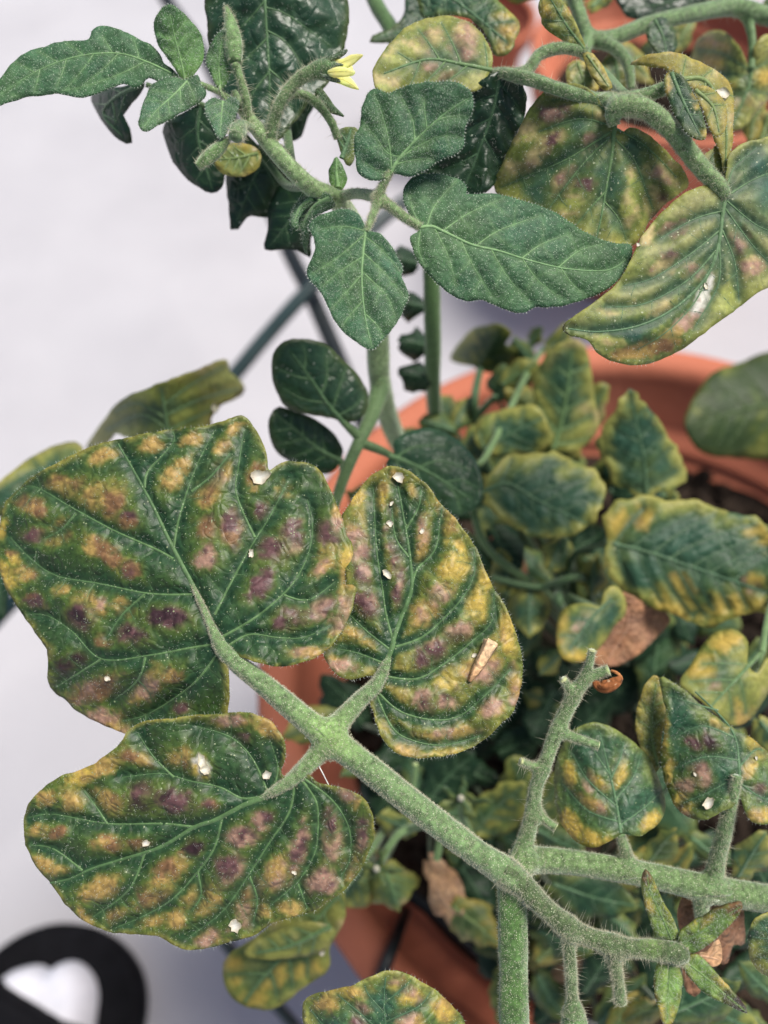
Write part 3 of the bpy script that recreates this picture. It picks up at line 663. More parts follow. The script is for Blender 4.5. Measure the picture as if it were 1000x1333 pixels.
leaf('leaf', pYoung, [(290, 132), (280, 127), (269, 133), (268, 147), (276, 164), (287, 180), (297, 168), (308, 147), (310, 132), (301, 126)], [(290, 132), (288, 155), (287, 176)], None, db=.166, dt=.163, cup=-.002, seed=18, nv=3, **yk2)
tube('petiole', pYoung, [(312, 140, .17, 8), (290, 122, .168, 8), (262, 110, .166, 8), (240, 102, .166, 7), (226, 97, .166, 5)], ST2, 'stem', hair=700, seed=19)
tube('petiole', pYoung, [(306, 142, .169, 6), (288, 122, .167, 5), (287, 112, .167, 4)], ST2, 'stem', hair=200, seed=20)
# buds
def bud(pts, seed, pal=(.16, .27, .10), hairn=900):
    tube('flower_bud', pYoung, pts, pal, 'stem', hair=hairn, longhair=40, seed=seed, ridge=.08, llen=(.0008, .0016))
bud([(306, 82, .165, 18), (305, 68, .165, 26), (303, 50, .165, 25), (300, 30, .165, 17), (296, 14, .165, 8), (294, 8, .165, 3)], 21)
tube('pedicel', pYoung, [(322, 150, .17, 13), (320, 128, .168, 12), (312, 100, .166, 11), (306, 82, .165, 14)], ST2, 'stem', hair=900, longhair=60, seed=22)
bud([(314, 162, .166, 15), (312, 167, .165, 21), (309, 172, .163, 24), (307, 177, .162, 20), (306, 180, .1615, 10)], 23, (.16, .25, .11), 600)
tube('pedicel', pYoung, [(332, 168, .171, 12), (322, 164, .168, 12), (314, 162, .166, 14)], ST2, 'stem', hair=300, longhair=30, seed=24)
bud([(298, 180, .165, 8), (288, 190, .164, 16), (275, 202, .164, 19), (264, 211, .164, 15), (257, 217, .164, 9)], 25)
# flower
tube('pedicel', pYoung, [(352, 186, .171, 17), (356, 160, .169, 17), (366, 132, .167, 17), (384, 108, .166, 17), (400, 96, .165, 18), (414, 91, .165, 22)], ST, 'stem', hair=2200, longhair=170, seed=26, llen=(.0015, .0032))
tube('calyx', pYoung, [(404, 94, .165, 18), (414, 91, .165, 25), (424, 90, .165, 28), (434, 90, .165, 26), (440, 90, .165, 20)], (.10, .19, .07), 'stem', hair=900, longhair=60, seed=27, llen=(.0006, .0013))
fk = dict(pal='petal', mat='petal', nv=2, step=3, bulge=.0002, vw=(2, 1), wave=.0002, serr=.4)
for i, (o, m, a, b) in enumerate([([(428, 88), (436, 78), (446, 76), (458, 71), (472, 71), (464, 80), (452, 88), (438, 94)], [(430, 88), (446, 81), (468, 73)], .164, .162),
                     ([(426, 92), (440, 87), (452, 88), (462, 92), (459, 98), (446, 100), (432, 100)], [(428, 94), (444, 93), (460, 94)], .1625, .160),
                     ([(430, 99), (444, 96), (455, 100), (462, 108), (467, 116), (456, 114), (444, 109), (434, 105)], [(432, 101), (448, 104), (464, 114)], .164, .162),
                     ([(432, 84), (444, 83), (456, 84), (459, 90), (446, 94), (434, 95)], [(433, 89), (446, 88), (457, 87)], .166, .166)]):
    leaf('petal', pYoung, o, m, None, db=a, dt=b, cup=.001, seed=40 + i, **fk)
sk = dict(pal='deep', mat='young', nv=2, step=3, bulge=.0002, vw=(2, 1), wave=.0002, serr=.3, hair=200, hl=(.0003, .0007))
for i, (o, m) in enumerate([([(412, 84), (422, 76), (436, 70), (452, 64), (448, 71), (436, 77), (424, 84)], [(414, 84), (430, 75), (450, 66)]),
                            ([(418, 96), (428, 98), (440, 102), (443, 106), (434, 106), (424, 102)], [(419, 97), (430, 101), (441, 105)]),
                            ([(420, 84), (430, 82), (440, 82), (447, 84), (438, 87), (426, 90)], [(421, 87), (433, 84), (445, 84)])]):
    leaf('sepal', pYoung, o, m, None, db=.1635, dt=.163, cup=.0008, seed=50 + i, **sk)
# second flower stalk, nodding
tube('pedicel', pYoung, [(360, 140, .170, 12), (376, 124, .171, 12), (398, 124, .172, 12), (418, 140, .173, 12), (432, 160, .174, 11), (440, 180, .176, 11)], ST, 'stem', hair=1200, longhair=60, seed=28)
for i, (o, m) in enumerate([([(410, 118), (418, 114), (428, 126), (436, 138), (448, 151), (440, 150), (428, 146), (416, 136)], [(413, 118), (428, 134), (446, 150)]), ([(412, 124), (420, 130), (428, 146), (438, 160), (430, 162), (420, 148)], [(414, 126), (424, 142), (435, 160)])]):
    leaf('sepal', pYoung, o, m, None, db=.174, dt=.176, cup=.002, seed=56 + i, **sk)
leaf('leaf', pYoung, [(441, 190), (438, 176), (444, 168), (456, 165), (467, 168), (466, 190), (463, 205), (456, 216), (447, 208)], [(445, 206), (452, 186), (457, 168)], None, db=.178, pal='mid', mat='young', seed=31, step=5, nv=3, hair=300, cup=.003)
leaf('leaf', pYoung, [(430, 240), (427, 226), (432, 212), (438, 203), (446, 214), (452, 232), (446, 246), (438, 244)], [(440, 244), (438, 225), (438, 206)], None, db=.178, pal='yngst', mat='young', seed=32, step=5, nv=3, hair=200, cup=.002)
leaf('leaf', pYoung, [(432, 258), (437, 268), (426, 274), (412, 282), (404, 296), (400, 330), (394, 316), (390, 296), (380, 302), (378, 286), (382, 270), (394, 256), (412, 251), (424, 250)], [(430, 258), (408, 270), (394, 294)], None, db=.174, dt=.178, pal='young', mat='young', seed=33, step=5, nv=4, hair=700, ehair=160, cup=.006, label='pale curled leaf behind the young leaves')
leaf('leaf', pYoung, [(378, 292), (380, 274), (392, 260), (408, 254), (412, 262), (398, 272), (390, 284), (388, 300)], [(406, 258), (390, 272), (383, 290)], None, db=.176, pal='young', mat='young', seed=34, step=5, nv=3, hair=300, cup=.004)
# leaves behind: dark, hanging
dk = dict(pal='dark', mat='gloss', step=8, bulge=.001, bs=16, vw=(7, 3.5))
leaf('leaf', pYoung, [(345, -44), (300, -60), (270, -40), (266, 0), (270, 40), (276, 85), (290, 120), (312, 148), (340, 176), (362, 182), (385, 155), (400, 136), (424, 112), (440, 84), (447, 66), (452, 45), (455, 18), (449, -10), (430, -50), (380, -64)],
     [(345, -40), (345, 0), (348, 52), (351, 105), (350, 150)], [[(346, 0), (320, 30), (285, 60)], [(346, 10), (375, 20), (430, 60)], [(348, 40), (375, 58), (405, 105)], [(348, 50), (318, 80), (290, 110)], [(346, -20), (390, -25), (440, 0)], [(350, 90), (370, 110), (380, 145)], [(350, 95), (330, 120), (318, 145)], [(346, -25), (310, -20), (276, 5)]],
     db=.185, dt=.19, tilt=0, cup=.006, seed=60, **{**dk, 'pal': 'deep', 'bulge': .0022, 'bs': 22, 'hair': 1400, 'tert': True, 'step': 6})
leaf('leaf', pYoung, [(119, 126), (130, 118), (160, 112), (188, 107), (182, 122), (166, 140), (160, 150), (168, 168), (172, 186), (155, 182), (136, 163), (122, 140)], [(186, 110), (150, 128), (135, 150), (160, 178)], None, db=.19, dt=.2, seed=61, cup=.006, **dk)
leaf('leaf', pYoung, [(212, 165), (235, 148), (262, 134), (284, 150), (292, 190), (293, 225), (288, 245), (275, 252), (258, 244), (238, 228), (222, 204)], [(262, 136), (258, 180), (276, 246)], None, db=.195, dt=.20, seed=62, cup=.008, **dk)
leaf('leaf', pYoung, [(294, 226), (300, 205), (330, 190), (362, 186), (384, 210), (380, 245), (360, 275), (346, 284), (328, 281), (318, 288), (310, 298), (300, 299), (298, 270)], [(350, 190), (330, 235), (308, 290)], None, db=.20, dt=.21, seed=63, cup=.008, **dk)
leaf('leaf', pYoung, [(350, 268), (366, 240), (395, 232), (420, 250), (418, 285), (406, 310), (404, 336), (388, 326), (370, 325), (345, 324), (349, 300)], [(405, 244), (380, 285), (352, 320)], None, db=.20, dt=.205, seed=64, cup=.006, **dk)
leaf('leaf', pYoung, [(276, 200), (288, 188), (316, 186), (338, 196), (340, 210), (326, 226), (300, 229), (284, 220)], [(336, 200), (308, 206), (282, 208)], None, db=.192, seed=65, **{**dk, 'pal': 'yel2'})
leaf('leaf', pYoung, [(380, 130), (400, 122), (412, 132), (402, 150), (392, 178), (372, 184), (366, 170)], [(404, 126), (388, 150), (372, 178)], None, db=.21, seed=66, cup=.004, **dk)
tube('petiole', pYoung, [(400, 243, .178, 12), (372, 240, .195, 11), (340, 200, .2, 10), (300, 160, .196, 9), (262, 136, .195, 8), (190, 110, .191, 7)], STD, 'far_stem', seed=67)
tube('petiole', pYoung, [(380, 222, .178, 14), (368, 130, .2, 12), (352, 30, .205, 11), (345, -42, .190, 9)], STD, 'far_stem', seed=68)
# middle leaflets of the same plant
mk = dict(mat='gloss', pal='deep', step=7, bulge=.0013, bs=15, vw=(9, 4), hair=0)
leaf('leaf', pYoung, [(447, 549), (426, 543), (402, 540), (384, 536), (368, 526), (354, 490), (356, 462), (370, 444), (395, 441), (423, 448), (444, 465), (465, 486), (477, 507), (479, 530), (466, 546)], [(449, 552), (428, 528), (405, 494), (380, 460)], [[(432, 536), (440, 510), (450, 480)], [(418, 513), (426, 490), (424, 460)], [(425, 524), (395, 520), (368, 505)], [(405, 494), (385, 490), (362, 480)], [(396, 480), (398, 465), (395, 450)], [(440, 541), (460, 530), (474, 515)]], db=.219, dt=.212, cup=.004, seed=70, **mk)
leaf('leaf', pYoung, [(447, 588), (438, 609), (423, 617), (391, 609), (362, 590), (350, 562), (352, 540), (364, 530), (390, 536), (416, 549), (436, 566)], [(444, 600), (415, 585), (385, 560), (358, 538)], None, db=.226, dt=.22, cup=.004, seed=71, nv=5, **mk)
leaf('leaf', pYoung, [(514, 588), (512, 576), (528, 564), (552, 557), (580, 562), (605, 580), (622, 605), (629, 633), (618, 661), (591, 672), (560, 664), (535, 648), (515, 622), (502, 604)], [(505, 592), (535, 604), (570, 622), (612, 650)], [[(515, 596), (540, 582), (580, 580)], [(545, 608), (575, 600), (612, 612)], [(540, 607), (550, 630), (570, 655)], [(570, 622), (590, 640), (600, 664)], [(515, 596), (522, 615), (535, 640)], [(580, 628), (600, 625), (622, 635)]], db=.222, dt=.218, cup=.005, seed=72, **{**mk, 'pal': 'young'})
tube('petiolule', pYoung, [(470, 572, .223, 14), (460, 562, .221, 13), (447, 549, .219, 10)], ST, 'far_stem', seed=73)
tube('petiolule', pYoung, [(468, 576, .223, 14), (490, 584, .223, 13), (508, 592, .222, 10)], ST, 'far_stem', seed=74)
tube('petiolule', pYoung, [(440, 640, .224, 10), (446, 616, .226, 9), (444, 598, .226, 8)], ST, 'far_stem', seed=75)

# ---------------- second stem and upper right leaves
begin_blend()
tube('stem', pCurl, [(478, -20, .235, 20), (492, 10, .232, 21), (512, 45, .228, 22), (530, 110, .225, 22), (548, 210, .225, 23), (560, 330, .232, 24), (563, 430, .245, 24), (564, 500, .27, 22), (568, 560, .33, 20)] + [soil_pt(572, 610) + (18,)], (.085, .16, .055), 'far_stem', hair=1200, seed=80)
tube('stem', pCurl, [(548, 190, .226, 18), (580, 150, .205, 17), (625, 110, .188, 16), (650, 96, .180, 17), (690, 103, .174, 18), (727, 116, .172, 18), (783, 131, .171, 20), (826, 128, .171, 20), (868, 114, .170, 18), (885, 104, .170, 14)], ST, 'stem', hair=4500, longhair=160, seed=81)
tube('petiole', pCurl, [(800, 164, .169, 14), (798, 146, .168, 22), (812, 138, .167, 26), (835, 140, .167, 27), (855, 152, .167, 27), (878, 174, .168, 26), (909, 214, .169, 25), (937, 244, .170, 22), (944, 256, .171, 16)], ST2, 'stem', hair=5500, longhair=80, seed=82)
tube('petiole', pCurl, [(790, 131, .171, 18), (806, 136, .168, 24), (830, 138, .167, 22)], ST2, 'stem', hair=900, seed=83)
tube('petiole', pCurl, [(676, 98, .176, 14), (690, 88, .176, 15), (704, 70, .176, 16), (734, 62, .177, 16), (762, 68, .179, 14)], ST, 'stem', hair=1500, longhair=60, seed=84)
tube('stem', pCurl, [(740, -20, .21, 18), (752, 12, .21, 19), (768, 48, .21, 21), (800, 48, .21, 21), (846, 31, .212, 21), (909, 16, .216, 22), (951, 9, .22, 24), (990, 18, .222, 24), (1040, 36, .225, 24)], ST, 'stem', hair=2600, longhair=60, seed=85)
tube('petiole', pCurl, [(776, 52, .21, 18), (800, 62, .207, 17), (817, 82, .205, 15), (822, 116, .205, 11)], ST, 'stem', hair=900, seed=86)
tube('petiole', pCurl, [(972, 20, .222, 14), (979, 50, .222, 11), (978, 90, .222, 9)], ST, 'far_stem', seed=87)
tube('stem', pCurl, [(768, 50, .21, 18), (762, 72, .205, 16), (790, 100, .19, 15), (812, 122, .176, 14), (826, 128, .172, 14)], ST, 'far_stem', seed=88)
end_blend(.0014)
gk = dict(mat='drape', pal='yellow', step=5, bulge=.0017, bs=17, vw=(8, 3.6), hair=1600, ehair=160, tert=True, tb=.06)
leaf('leaf', pCurl, [(800, 156), (792, 142), (780, 130), (765, 115), (741, 108), (716, 115), (695, 133), (681, 157), (667, 185), (655, 212), (642, 240), (656, 262), (690, 284), (740, 308), (790, 320), (825, 319), (848, 285), (874, 260), (896, 242), (889, 220), (874, 203), (856, 185), (839, 172), (820, 166), (808, 172)],
     [(800, 158), (797, 196), (790, 238), (783, 280), (776, 312)], [[(793, 180), (758, 215), (712, 275)], [(794, 172), (741, 206), (692, 227), (652, 244)], [(798, 165), (755, 155), (702, 171)], [(799, 180), (825, 208), (842, 250), (850, 272)], [(799, 166), (840, 190), (880, 230)], [(786, 262), (805, 285), (815, 312)], [(788, 250), (765, 275), (745, 300)], [(796, 150), (765, 130), (720, 130)]],
     db=.1705, dt=.175, cup=.004, tilt=0, seed=90,
     patches=[(790, 150, 12, 10, 0, 'l'), (700, 205, 24, 12, -40, 'kl'), (715, 180, 18, 10, -20, 'lp'), (740, 235, 22, 10, -45, 'kl'), (760, 240, 12, 10, 0, 'p'), (835, 235, 20, 20, 40, 'lg'), (865, 225, 18, 14, 40, 'kl'), (740, 128, 30, 10, 0, 'gl'), (690, 160, 14, 26, 25, 'lg'), (665, 225, 14, 16, 30, 'lg'), (850, 265, 16, 16, 0, 'lp'), (720, 145, 20, 10, -20, 'kp'), (770, 185, 14, 9, -35, 'k'), (740, 270, 18, 12, -30, 'gl'), (815, 270, 12, 18, 0, 'lg')], label='yellow and purple mottled leaf under the arching stem', **gk)
leaf('leaf', pCurl, [(945, 248), (936, 247), (926, 241), (905, 245), (881, 259), (856, 283), (839, 304), (831, 316), (820, 341), (804, 368), (780, 389), (755, 406), (738, 419), (733, 428), (744, 436), (765, 442), (780, 462), (800, 471), (820, 476), (846, 473), (874, 462), (902, 445), (930, 424), (958, 403), (986, 382), (1004, 372), (1040, 340), (1050, 260), (1034, 200), (1004, 179), (984, 182), (965, 187), (951, 200), (946, 218)],
     [(945, 248), (940, 280), (934, 322), (918, 362), (880, 400), (832, 424), (780, 432), (740, 428)], [[(937, 300), (900, 330), (850, 362), (812, 372)], [(941, 275), (905, 285), (860, 310)], [(932, 326), (895, 365), (840, 395), (790, 400)], [(925, 350), (905, 392), (870, 430), (830, 455)], [(940, 300), (956, 340), (962, 390)], [(936, 320), (935, 370), (905, 425)], [(946, 262), (986, 294), (1030, 310)], [(948, 254), (985, 232), (1030, 215)], [(946, 246), (956, 218), (985, 192)], [(944, 272), (980, 320), (1010, 350)]],
     db=.171, dt=.168, cup=.003, tilt=.0, seed=91, dfun=lambda x, y, u, v: .004 * sstep(430, 480, y) + .004 * sstep(980, 1050, x),
     patches=[(877, 296, 16, 10, 0, 'kp'), (873, 335, 14, 9, -30, 'pk'), (865, 350, 16, 8, -20, 'kl'), (815, 340, 16, 14, -40, 'lg'), (905, 352, 14, 12, -50, 'lk'), (965, 315, 12, 14, 0, 'pk'), (978, 345, 14, 12, 0, 'lk'), (862, 398, 24, 9, -20, 'gl'), (812, 405, 26, 7, -15, 'gl'), (872, 428, 22, 9, -35, 'g'), (790, 445, 22, 6, 10, 'gl'), (905, 405, 10, 26, 35, 'g'), (920, 375, 8, 18, 25, 'k'), (885, 426, 30, 8, -40, 'KT'), (838, 455, 38, 8, -12, 'BT'), (914, 390, 6, 24, 20, 'KW'), (738, 426, 9, 8, 0, 'd'), (845, 300, 8, 16, 30, 'lg'), (945, 390, 14, 18, 20, 'gl')],
     spots=[(919, 372, 4, 1), (831, 318, 3, 3)], label='large drooping leaf with a brown scorched streak at the right edge', **{**gk, 'pal': 'drape'})
leaf('leaf', pCurl, [(821, 84), (834, 75), (846, 71), (874, 67), (902, 76), (930, 90), (947, 105), (955, 126), (955, 157), (954, 185), (948, 210), (944, 226), (939, 205), (930, 178), (919, 149), (909, 124), (895, 110), (877, 96), (860, 88), (839, 86)], [(888, 104), (915, 104), (935, 130), (945, 170), (944, 215)], None, db=.170, dt=.172, seed=92, nv=5, cup=.004, **{**gk, 'pal': 'yel2', 'hair': 700, 'tert': False, 'bulge': .0008}, spots=[(942, 120, 8, 6)])
leaf('leaf', pCurl, [(872, 93), (886, 97), (897, 110), (910, 136), (919, 166), (917, 180), (902, 178), (888, 164), (877, 147), (868, 122), (865, 104)], [(874, 96), (888, 130), (911, 176)], None, db=.167, dt=.164, seed=93, nv=4, cup=.003, patches=[(915, 172, 10, 8, 0, 'yt'), (870, 110, 5, 18, 0, 'yt'), (908, 130, 5, 12, 0, 'yt')], **{**gk, 'pal': 'deep', 'hair': 500, 'tert': False})
leaf('leaf', pCurl, [(903, 116), (918, 112), (936, 122), (946, 142), (944, 168), (932, 178), (924, 165), (914, 140)], [(905, 118), (928, 140), (936, 172)], None, db=.1685, dt=.168, seed=94, nv=4, cup=.003, **{**gk, 'pal': 'yel2', 'hair': 300, 'tert': False})
leaf('leaf', pCurl, [(930, 190), (938, 186), (945, 215), (947, 244), (940, 246), (934, 225)], [(938, 192), (941, 215), (943, 240)], None, db=.174, seed=95, nv=2, **{**gk, 'pal': 'olive', 'hair': 100, 'tert': False, 'step': 6})
leaf('leaf', pCurl, [(905, 214), (925, 196), (942, 188), (944, 216), (938, 240), (920, 232)], [(940, 238), (925, 215), (930, 196)], None, db=.182, seed=96, nv=2, **{**gk, 'pal': 'olive', 'hair': 0, 'tert': False, 'step': 7})
leaf('leaf', pCurl, [(633, 104), (622, 118), (600, 120), (570, 119), (540, 121), (521, 122), (500, 124), (488, 112), (486, 91), (496, 73), (514, 49), (535, 31), (563, 22), (591, 22), (619, 34), (636, 58), (641, 80)], [(640, 92), (600, 84), (555, 78), (500, 96)], None, db=.180, dt=.176, seed=97, nv=4, cup=.005, patches=[(555, 55, 26, 14, -20, 'lk'), (600, 62, 18, 16, 30, 'pk'), (582, 98, 14, 8, 0, 'pk'), (500, 105, 18, 14, 0, 'gl'), (525, 70, 20, 16, -40, 'lg'), (610, 45, 16, 10, 30, 'lk'), (560, 84, 16, 8, 0, 'k')], label='rounded yellow leaf tinged purple at top centre', **{**gk, 'hair': 900})
leaf('leaf', pCurl, [(640, 96), (655, 92), (672, 100), (685, 120), (684, 145), (672, 178), (656, 210), (642, 242), (628, 252), (608, 256), (590, 248), (570, 230), (545, 222), (560, 205), (585, 190), (600, 160), (608, 132), (622, 108)], [(652, 96), (640, 150), (622, 200), (604, 246)], [[(650, 108), (668, 130), (680, 150)], [(644, 135), (660, 160), (668, 180)], [(638, 155), (618, 165), (600, 180)], [(630, 180), (645, 205), (648, 225)], [(622, 200), (600, 212), (575, 222)], [(645, 125), (625, 130), (612, 145)]], db=.179, dt=.186, seed=98, cup=.006, label='dark glossy folded leaf behind the young leaf', **{**gk, 'mat': 'gloss', 'pal': 'dark', 'bulge': .0022, 'bs': 15, 'hair': 300, 'ehair': 0, 'tert': False})
fk2 = dict(mat='leaf', step=7, bulge=.001, bs=12, vw=(6, 3))
leaf('leaf', pCurl, [(540, -30), (545, 8), (552, 24), (580, 20), (612, 24), (633, 45), (641, 70), (661, 70), (671, 52), (676, 28), (650, 2), (620, -30)], [(560, -20), (605, 10), (660, 55)], None, db=.205, dt=.2, seed=99, nv=5, cup=.004, patches=[(660, 40, 12, 26, 10, 'yt')], **{**fk2, 'pal': 'mid'})
leaf('leaf', pCurl, [(590, -40), (592, 0), (578, 28), (556, 44), (520, 54), (481, 54), (484, 46), (510, 36), (526, 18), (528, -10), (540, -40)], [(575, -30), (566, 20), (490, 51)], None, db=.222, dt=.218, seed=100, nv=3, cup=.004, **{**fk2, 'pal': 'deep'})
leaf('leaf', pCurl, [(762, 68), (744, 57), (722, 46), (706, 30), (702, 4), (712, -10), (728, -4), (742, 14), (756, 42), (763, 60)], [(760, 64), (738, 34), (716, -2)], None, db=.178, dt=.172, seed=101, nv=3, cup=.003, patches=[(712, 15, 10, 20, 0, 'yt'), (735, 12, 8, 14, -30, 'yt')], **{**fk2, 'pal': 'yellow', 'hair': 300})
leaf('leaf', pCurl, [(760, 70), (772, 70), (785, 86), (797, 114), (790, 118), (776, 106), (766, 90)], [(764, 72), (778, 92), (793, 114)], None, db=.178, seed=102, nv=3, cup=.002, **{**fk2, 'pal': 'yel2'})
leaf('leaf', pCurl, [(740, 84), (755, 78), (770, 92), (780, 116), (765, 122), (746, 118), (738, 104)], [(752, 82), (758, 100), (762, 118)], None, db=.2, seed=103, nv=3, **{**fk2, 'pal': 'yel2'})
leaf('leaf', pCurl, [(785, 78), (800, 70), (815, 84), (818, 110), (806, 120), (790, 116), (780, 100)], [(800, 74), (804, 95), (806, 116)], None, db=.215, seed=104, nv=3, **{**fk2, 'pal': 'yellow'})
leaf('leaf', pCurl, [(976, 86), (962, 60), (938, 40), (915, 44), (902, 64), (900, 90), (908, 110), (925, 128), (940, 165), (968, 166), (990, 140), (1010, 120), (1020, 80), (1002, 45), (985, 55)], [(978, 80), (975, 110), (955, 160)], [[(976, 92), (940, 70), (912, 66)], [(976, 100), (940, 95), (908, 100)], [(972, 118), (945, 130), (930, 138)], [(978, 92), (1000, 80), (1015, 70)], [(974, 115), (990, 120), (1002, 122)]], db=.222, dt=.225, seed=105, cup=.008, patches=[(925, 82, 24, 8, -20, 'yt'), (930, 60, 20, 7, 20, 'kt'), (965, 135, 10, 18, 20, 'yt'), (940, 110, 16, 7, -10, 'yt'), (995, 100, 10, 12, 0, 'y')], **{**fk2, 'pal': 'yellow', 'bulge': .0016})
leaf('leaf', pCurl, [(805, -20), (812, 16), (830, 26), (868, 26), (905, 10), (930, -10), (900, -40)], [(920, -15), (870, 4), (815, 12)], None, db=.235, seed=106, nv=4, cup=.006, **{**fk2, 'pal': 'dark', 'mat': 'gloss'})
leaf('leaf', pCurl, [(845, 30), (862, 22), (876, 36), (882, 60), (868, 76), (852, 64), (842, 46)], [(852, 26), (862, 46), (868, 72)], None, db=.206, seed=107, nv=3, **{**fk2, 'pal': 'deep'})
for i, (b, t, wd, d, pl) in enumerate([((700, -10), (640, -20), .6, .23, 'yel2'), ((800, 60), (850, 110), .6, .235, 'yel2'), ((880, 40), (830, 90), .55, .25, 'olive'), ((1000, 150), (985, 215), .6, .24, 'yel2'), ((760, 0), (700, -10), .5, .235, 'yellow'), ((770, 10), (800, -20), .7, .24, 'yellow'), ((990, 30), (1030, -10), .6, .25, 'mid'), ((900, 30), (870, 70), .6, .26, 'yel2'), ((990, 130), (975, 190), .5, .24, 'yel2')]):
    qleaf('leaf', pCurl, b, t, wd, d, pal=pl, seed=120 + i, step=8)
for i, (x, y) in enumerate([(528, 396), (536, 448), (534, 490), (522, 340)]):
    qleaf('leaf', pCurl, (x + 22, y + 4), (x - 18, y - 4), 1.0, .262, pal='dark', seed=140 + i, step=7)

# ---------------- big spotted leaf in front
HUBS[:] = [(426, 960, 42, (.27, .43, .13), .6), (846, 1235, 12, (.24, .40, .10), .5)]
begin_blend()
tube('stem', pSpot, [(662, 1132, .167, 30), (666, 1160, .167, 40), (667, 1200, .1665, 41), (668, 1260, .1665, 41), (670, 1345, .168, 42), (685, 1460, .19, 40), (715, 1560, .25, 34), (770, 1500, .36, 26)] + [(800, 1420, .395, 24)], (.085, .175, .045), 'stem', hair=7000, seed=150, sides=20)
tube('petiole', pSpot, [(248, 756, .1705, 4), (262, 786, .1682, 8), (275, 815, .1668, 12), (290, 845, .1657, 21), (312, 866, .165, 26), (345, 892, .1645, 29), (390, 930, .163, 32), (428, 960, .162, 37), (480, 1000, .162, 37), (545, 1052, .163, 37), (610, 1102, .164, 36), (650, 1130, .165, 37), (668, 1144, .166, 32)], ST, 'stem', hair=16000, hlen=(.00018, .00055), hrad=.000045, seed=151, sides=22)
tube('petiolule', pSpot, [(424, 962, .1625, 30), (446, 936, .164, 27), (470, 910, .165, 23), (490, 891, .1655, 20), (503, 865, .1664, 13), (512, 838, .1690, 7)], ST, 'stem', hair=5000, hlen=(.00015, .0005), seed=152, flare=.2)
tube('petiolule', pSpot, [(432, 962, .1625, 30), (410, 986, .162, 26), (388, 1008, .1615, 22), (365, 1025, .1612, 16), (345, 1036, .1622, 11), (312, 1050, .1652, 6)], ST, 'stem', hair=5000, hlen=(.00015, .0005), seed=153, flare=.2)
tube('peduncle', pSpot, [(655, 1132, .165, 33), (678, 1150, .164, 33), (705, 1178, .163, 28), (735, 1203, .162, 28), (762, 1218, .162, 25), (792, 1228, .1615, 28), (820, 1234, .161, 24), (842, 1235, .161, 26), (866, 1238, .1605, 30), (884, 1242, .160, 30), (895, 1244, .160, 16)], (.075, .12, .045), 'stem', hair=9000, longhair=260, seed=154, sides=18, llen=(.0014, .0034))
tube('pedicel', pSpot, [(737, 1205, .162, 22), (740, 1225, .162, 17), (743, 1262, .162, 17), (745, 1300, .162, 15), (746, 1320, .162, 16)], (.10, .165, .065), 'stem', hair=2600, longhair=90, seed=155, llen=(.0012, .0026))
tube('flower_bud', pSpot, [(746, 1310, .162, 16), (747, 1322, .162, 32), (748, 1340, .162, 40), (749, 1360, .162, 34), (749, 1374, .162, 14)], (.10, .18, .065), 'stem', hair=1600, seed=156, sides=18)
tube('pedicel', pSpot, [(797, 1232, .1615, 22), (801, 1256, .1612, 17), (805, 1280, .161, 16), (808, 1306, .161, 17)], (.10, .165, .065), 'stem', hair=2200, longhair=110, seed=157, tipcol=(.3, .42, .15), llen=(.0012, .0026))
end_blend(.0020); HUBS[:] = []
sp = dict(pal='sepal', mat='leaf', nv=3, step=4, bulge=.0005, bs=7, vw=(4, 2), serr=.6, hair=700, hl=(.0003, .0007), thick=.0008)
def bxy(l): return [(650 + .35 * x, 983 + .35 * y) for x, y in l]
for i, (o, m, a, b, pt) in enumerate([
    (bxy([(668, 685), (620, 686), (580, 668), (556, 610), (541, 550), (535, 490), (548, 434), (580, 480), (620, 560), (655, 620)]), bxy([(640, 684), (600, 590), (560, 500), (549, 440)]), .1605, .156, [(842, 1140, 5, 9, 0, 'DB'), (850, 1170, 5, 20, 0, 'y')]),
    (bxy([(672, 700), (672, 662), (720, 622), (800, 578), (860, 562), (903, 556), (888, 600), (840, 652), (775, 708), (712, 738)]), bxy([(680, 700), (760, 650), (840, 600), (898, 562)]), .160, .155, [(930, 1182, 16, 4, -15, 'db'), (958, 1182, 9, 6, -30, 'DB'), (912, 1192, 14, 5, -25, 'bd'), (920, 1200, 16, 4, -35, 'y'), (898, 1222, 4, 4, 0, 'd')]),
    (bxy([(678, 778), (700, 752), (740, 742), (790, 790), (840, 845), (880, 895), (922, 957), (860, 932), (790, 902), (725, 850)]), bxy([(690, 765), (760, 820), (840, 890), (918, 954)]), .160, .155, [(952, 1300, 14, 8, 45, 'D'), (966, 1312, 14, 7, 45, 'D'), (930, 1280, 8, 8, 0, 'bd'), (945, 1280, 10, 12, 40, 'y'), (915, 1268, 4, 4, 0, 'd')]),
    (bxy([(600, 776), (645, 772), (672, 790), (682, 850), (668, 940), (645, 995), (618, 1000), (592, 945), (575, 870), (578, 800)]), bxy([(635, 778), (630, 860), (625, 990)]), .1605, .158, [(866, 1318, 10, 12, 0, 'y'), (853, 1290, 3, 20, 0, 'b')])]):
    leaf('sepal', pSpot, o, m, None, db=a, dt=b, cup=.0035, tilt=0, seed=160 + i, patches=pt, **sp)

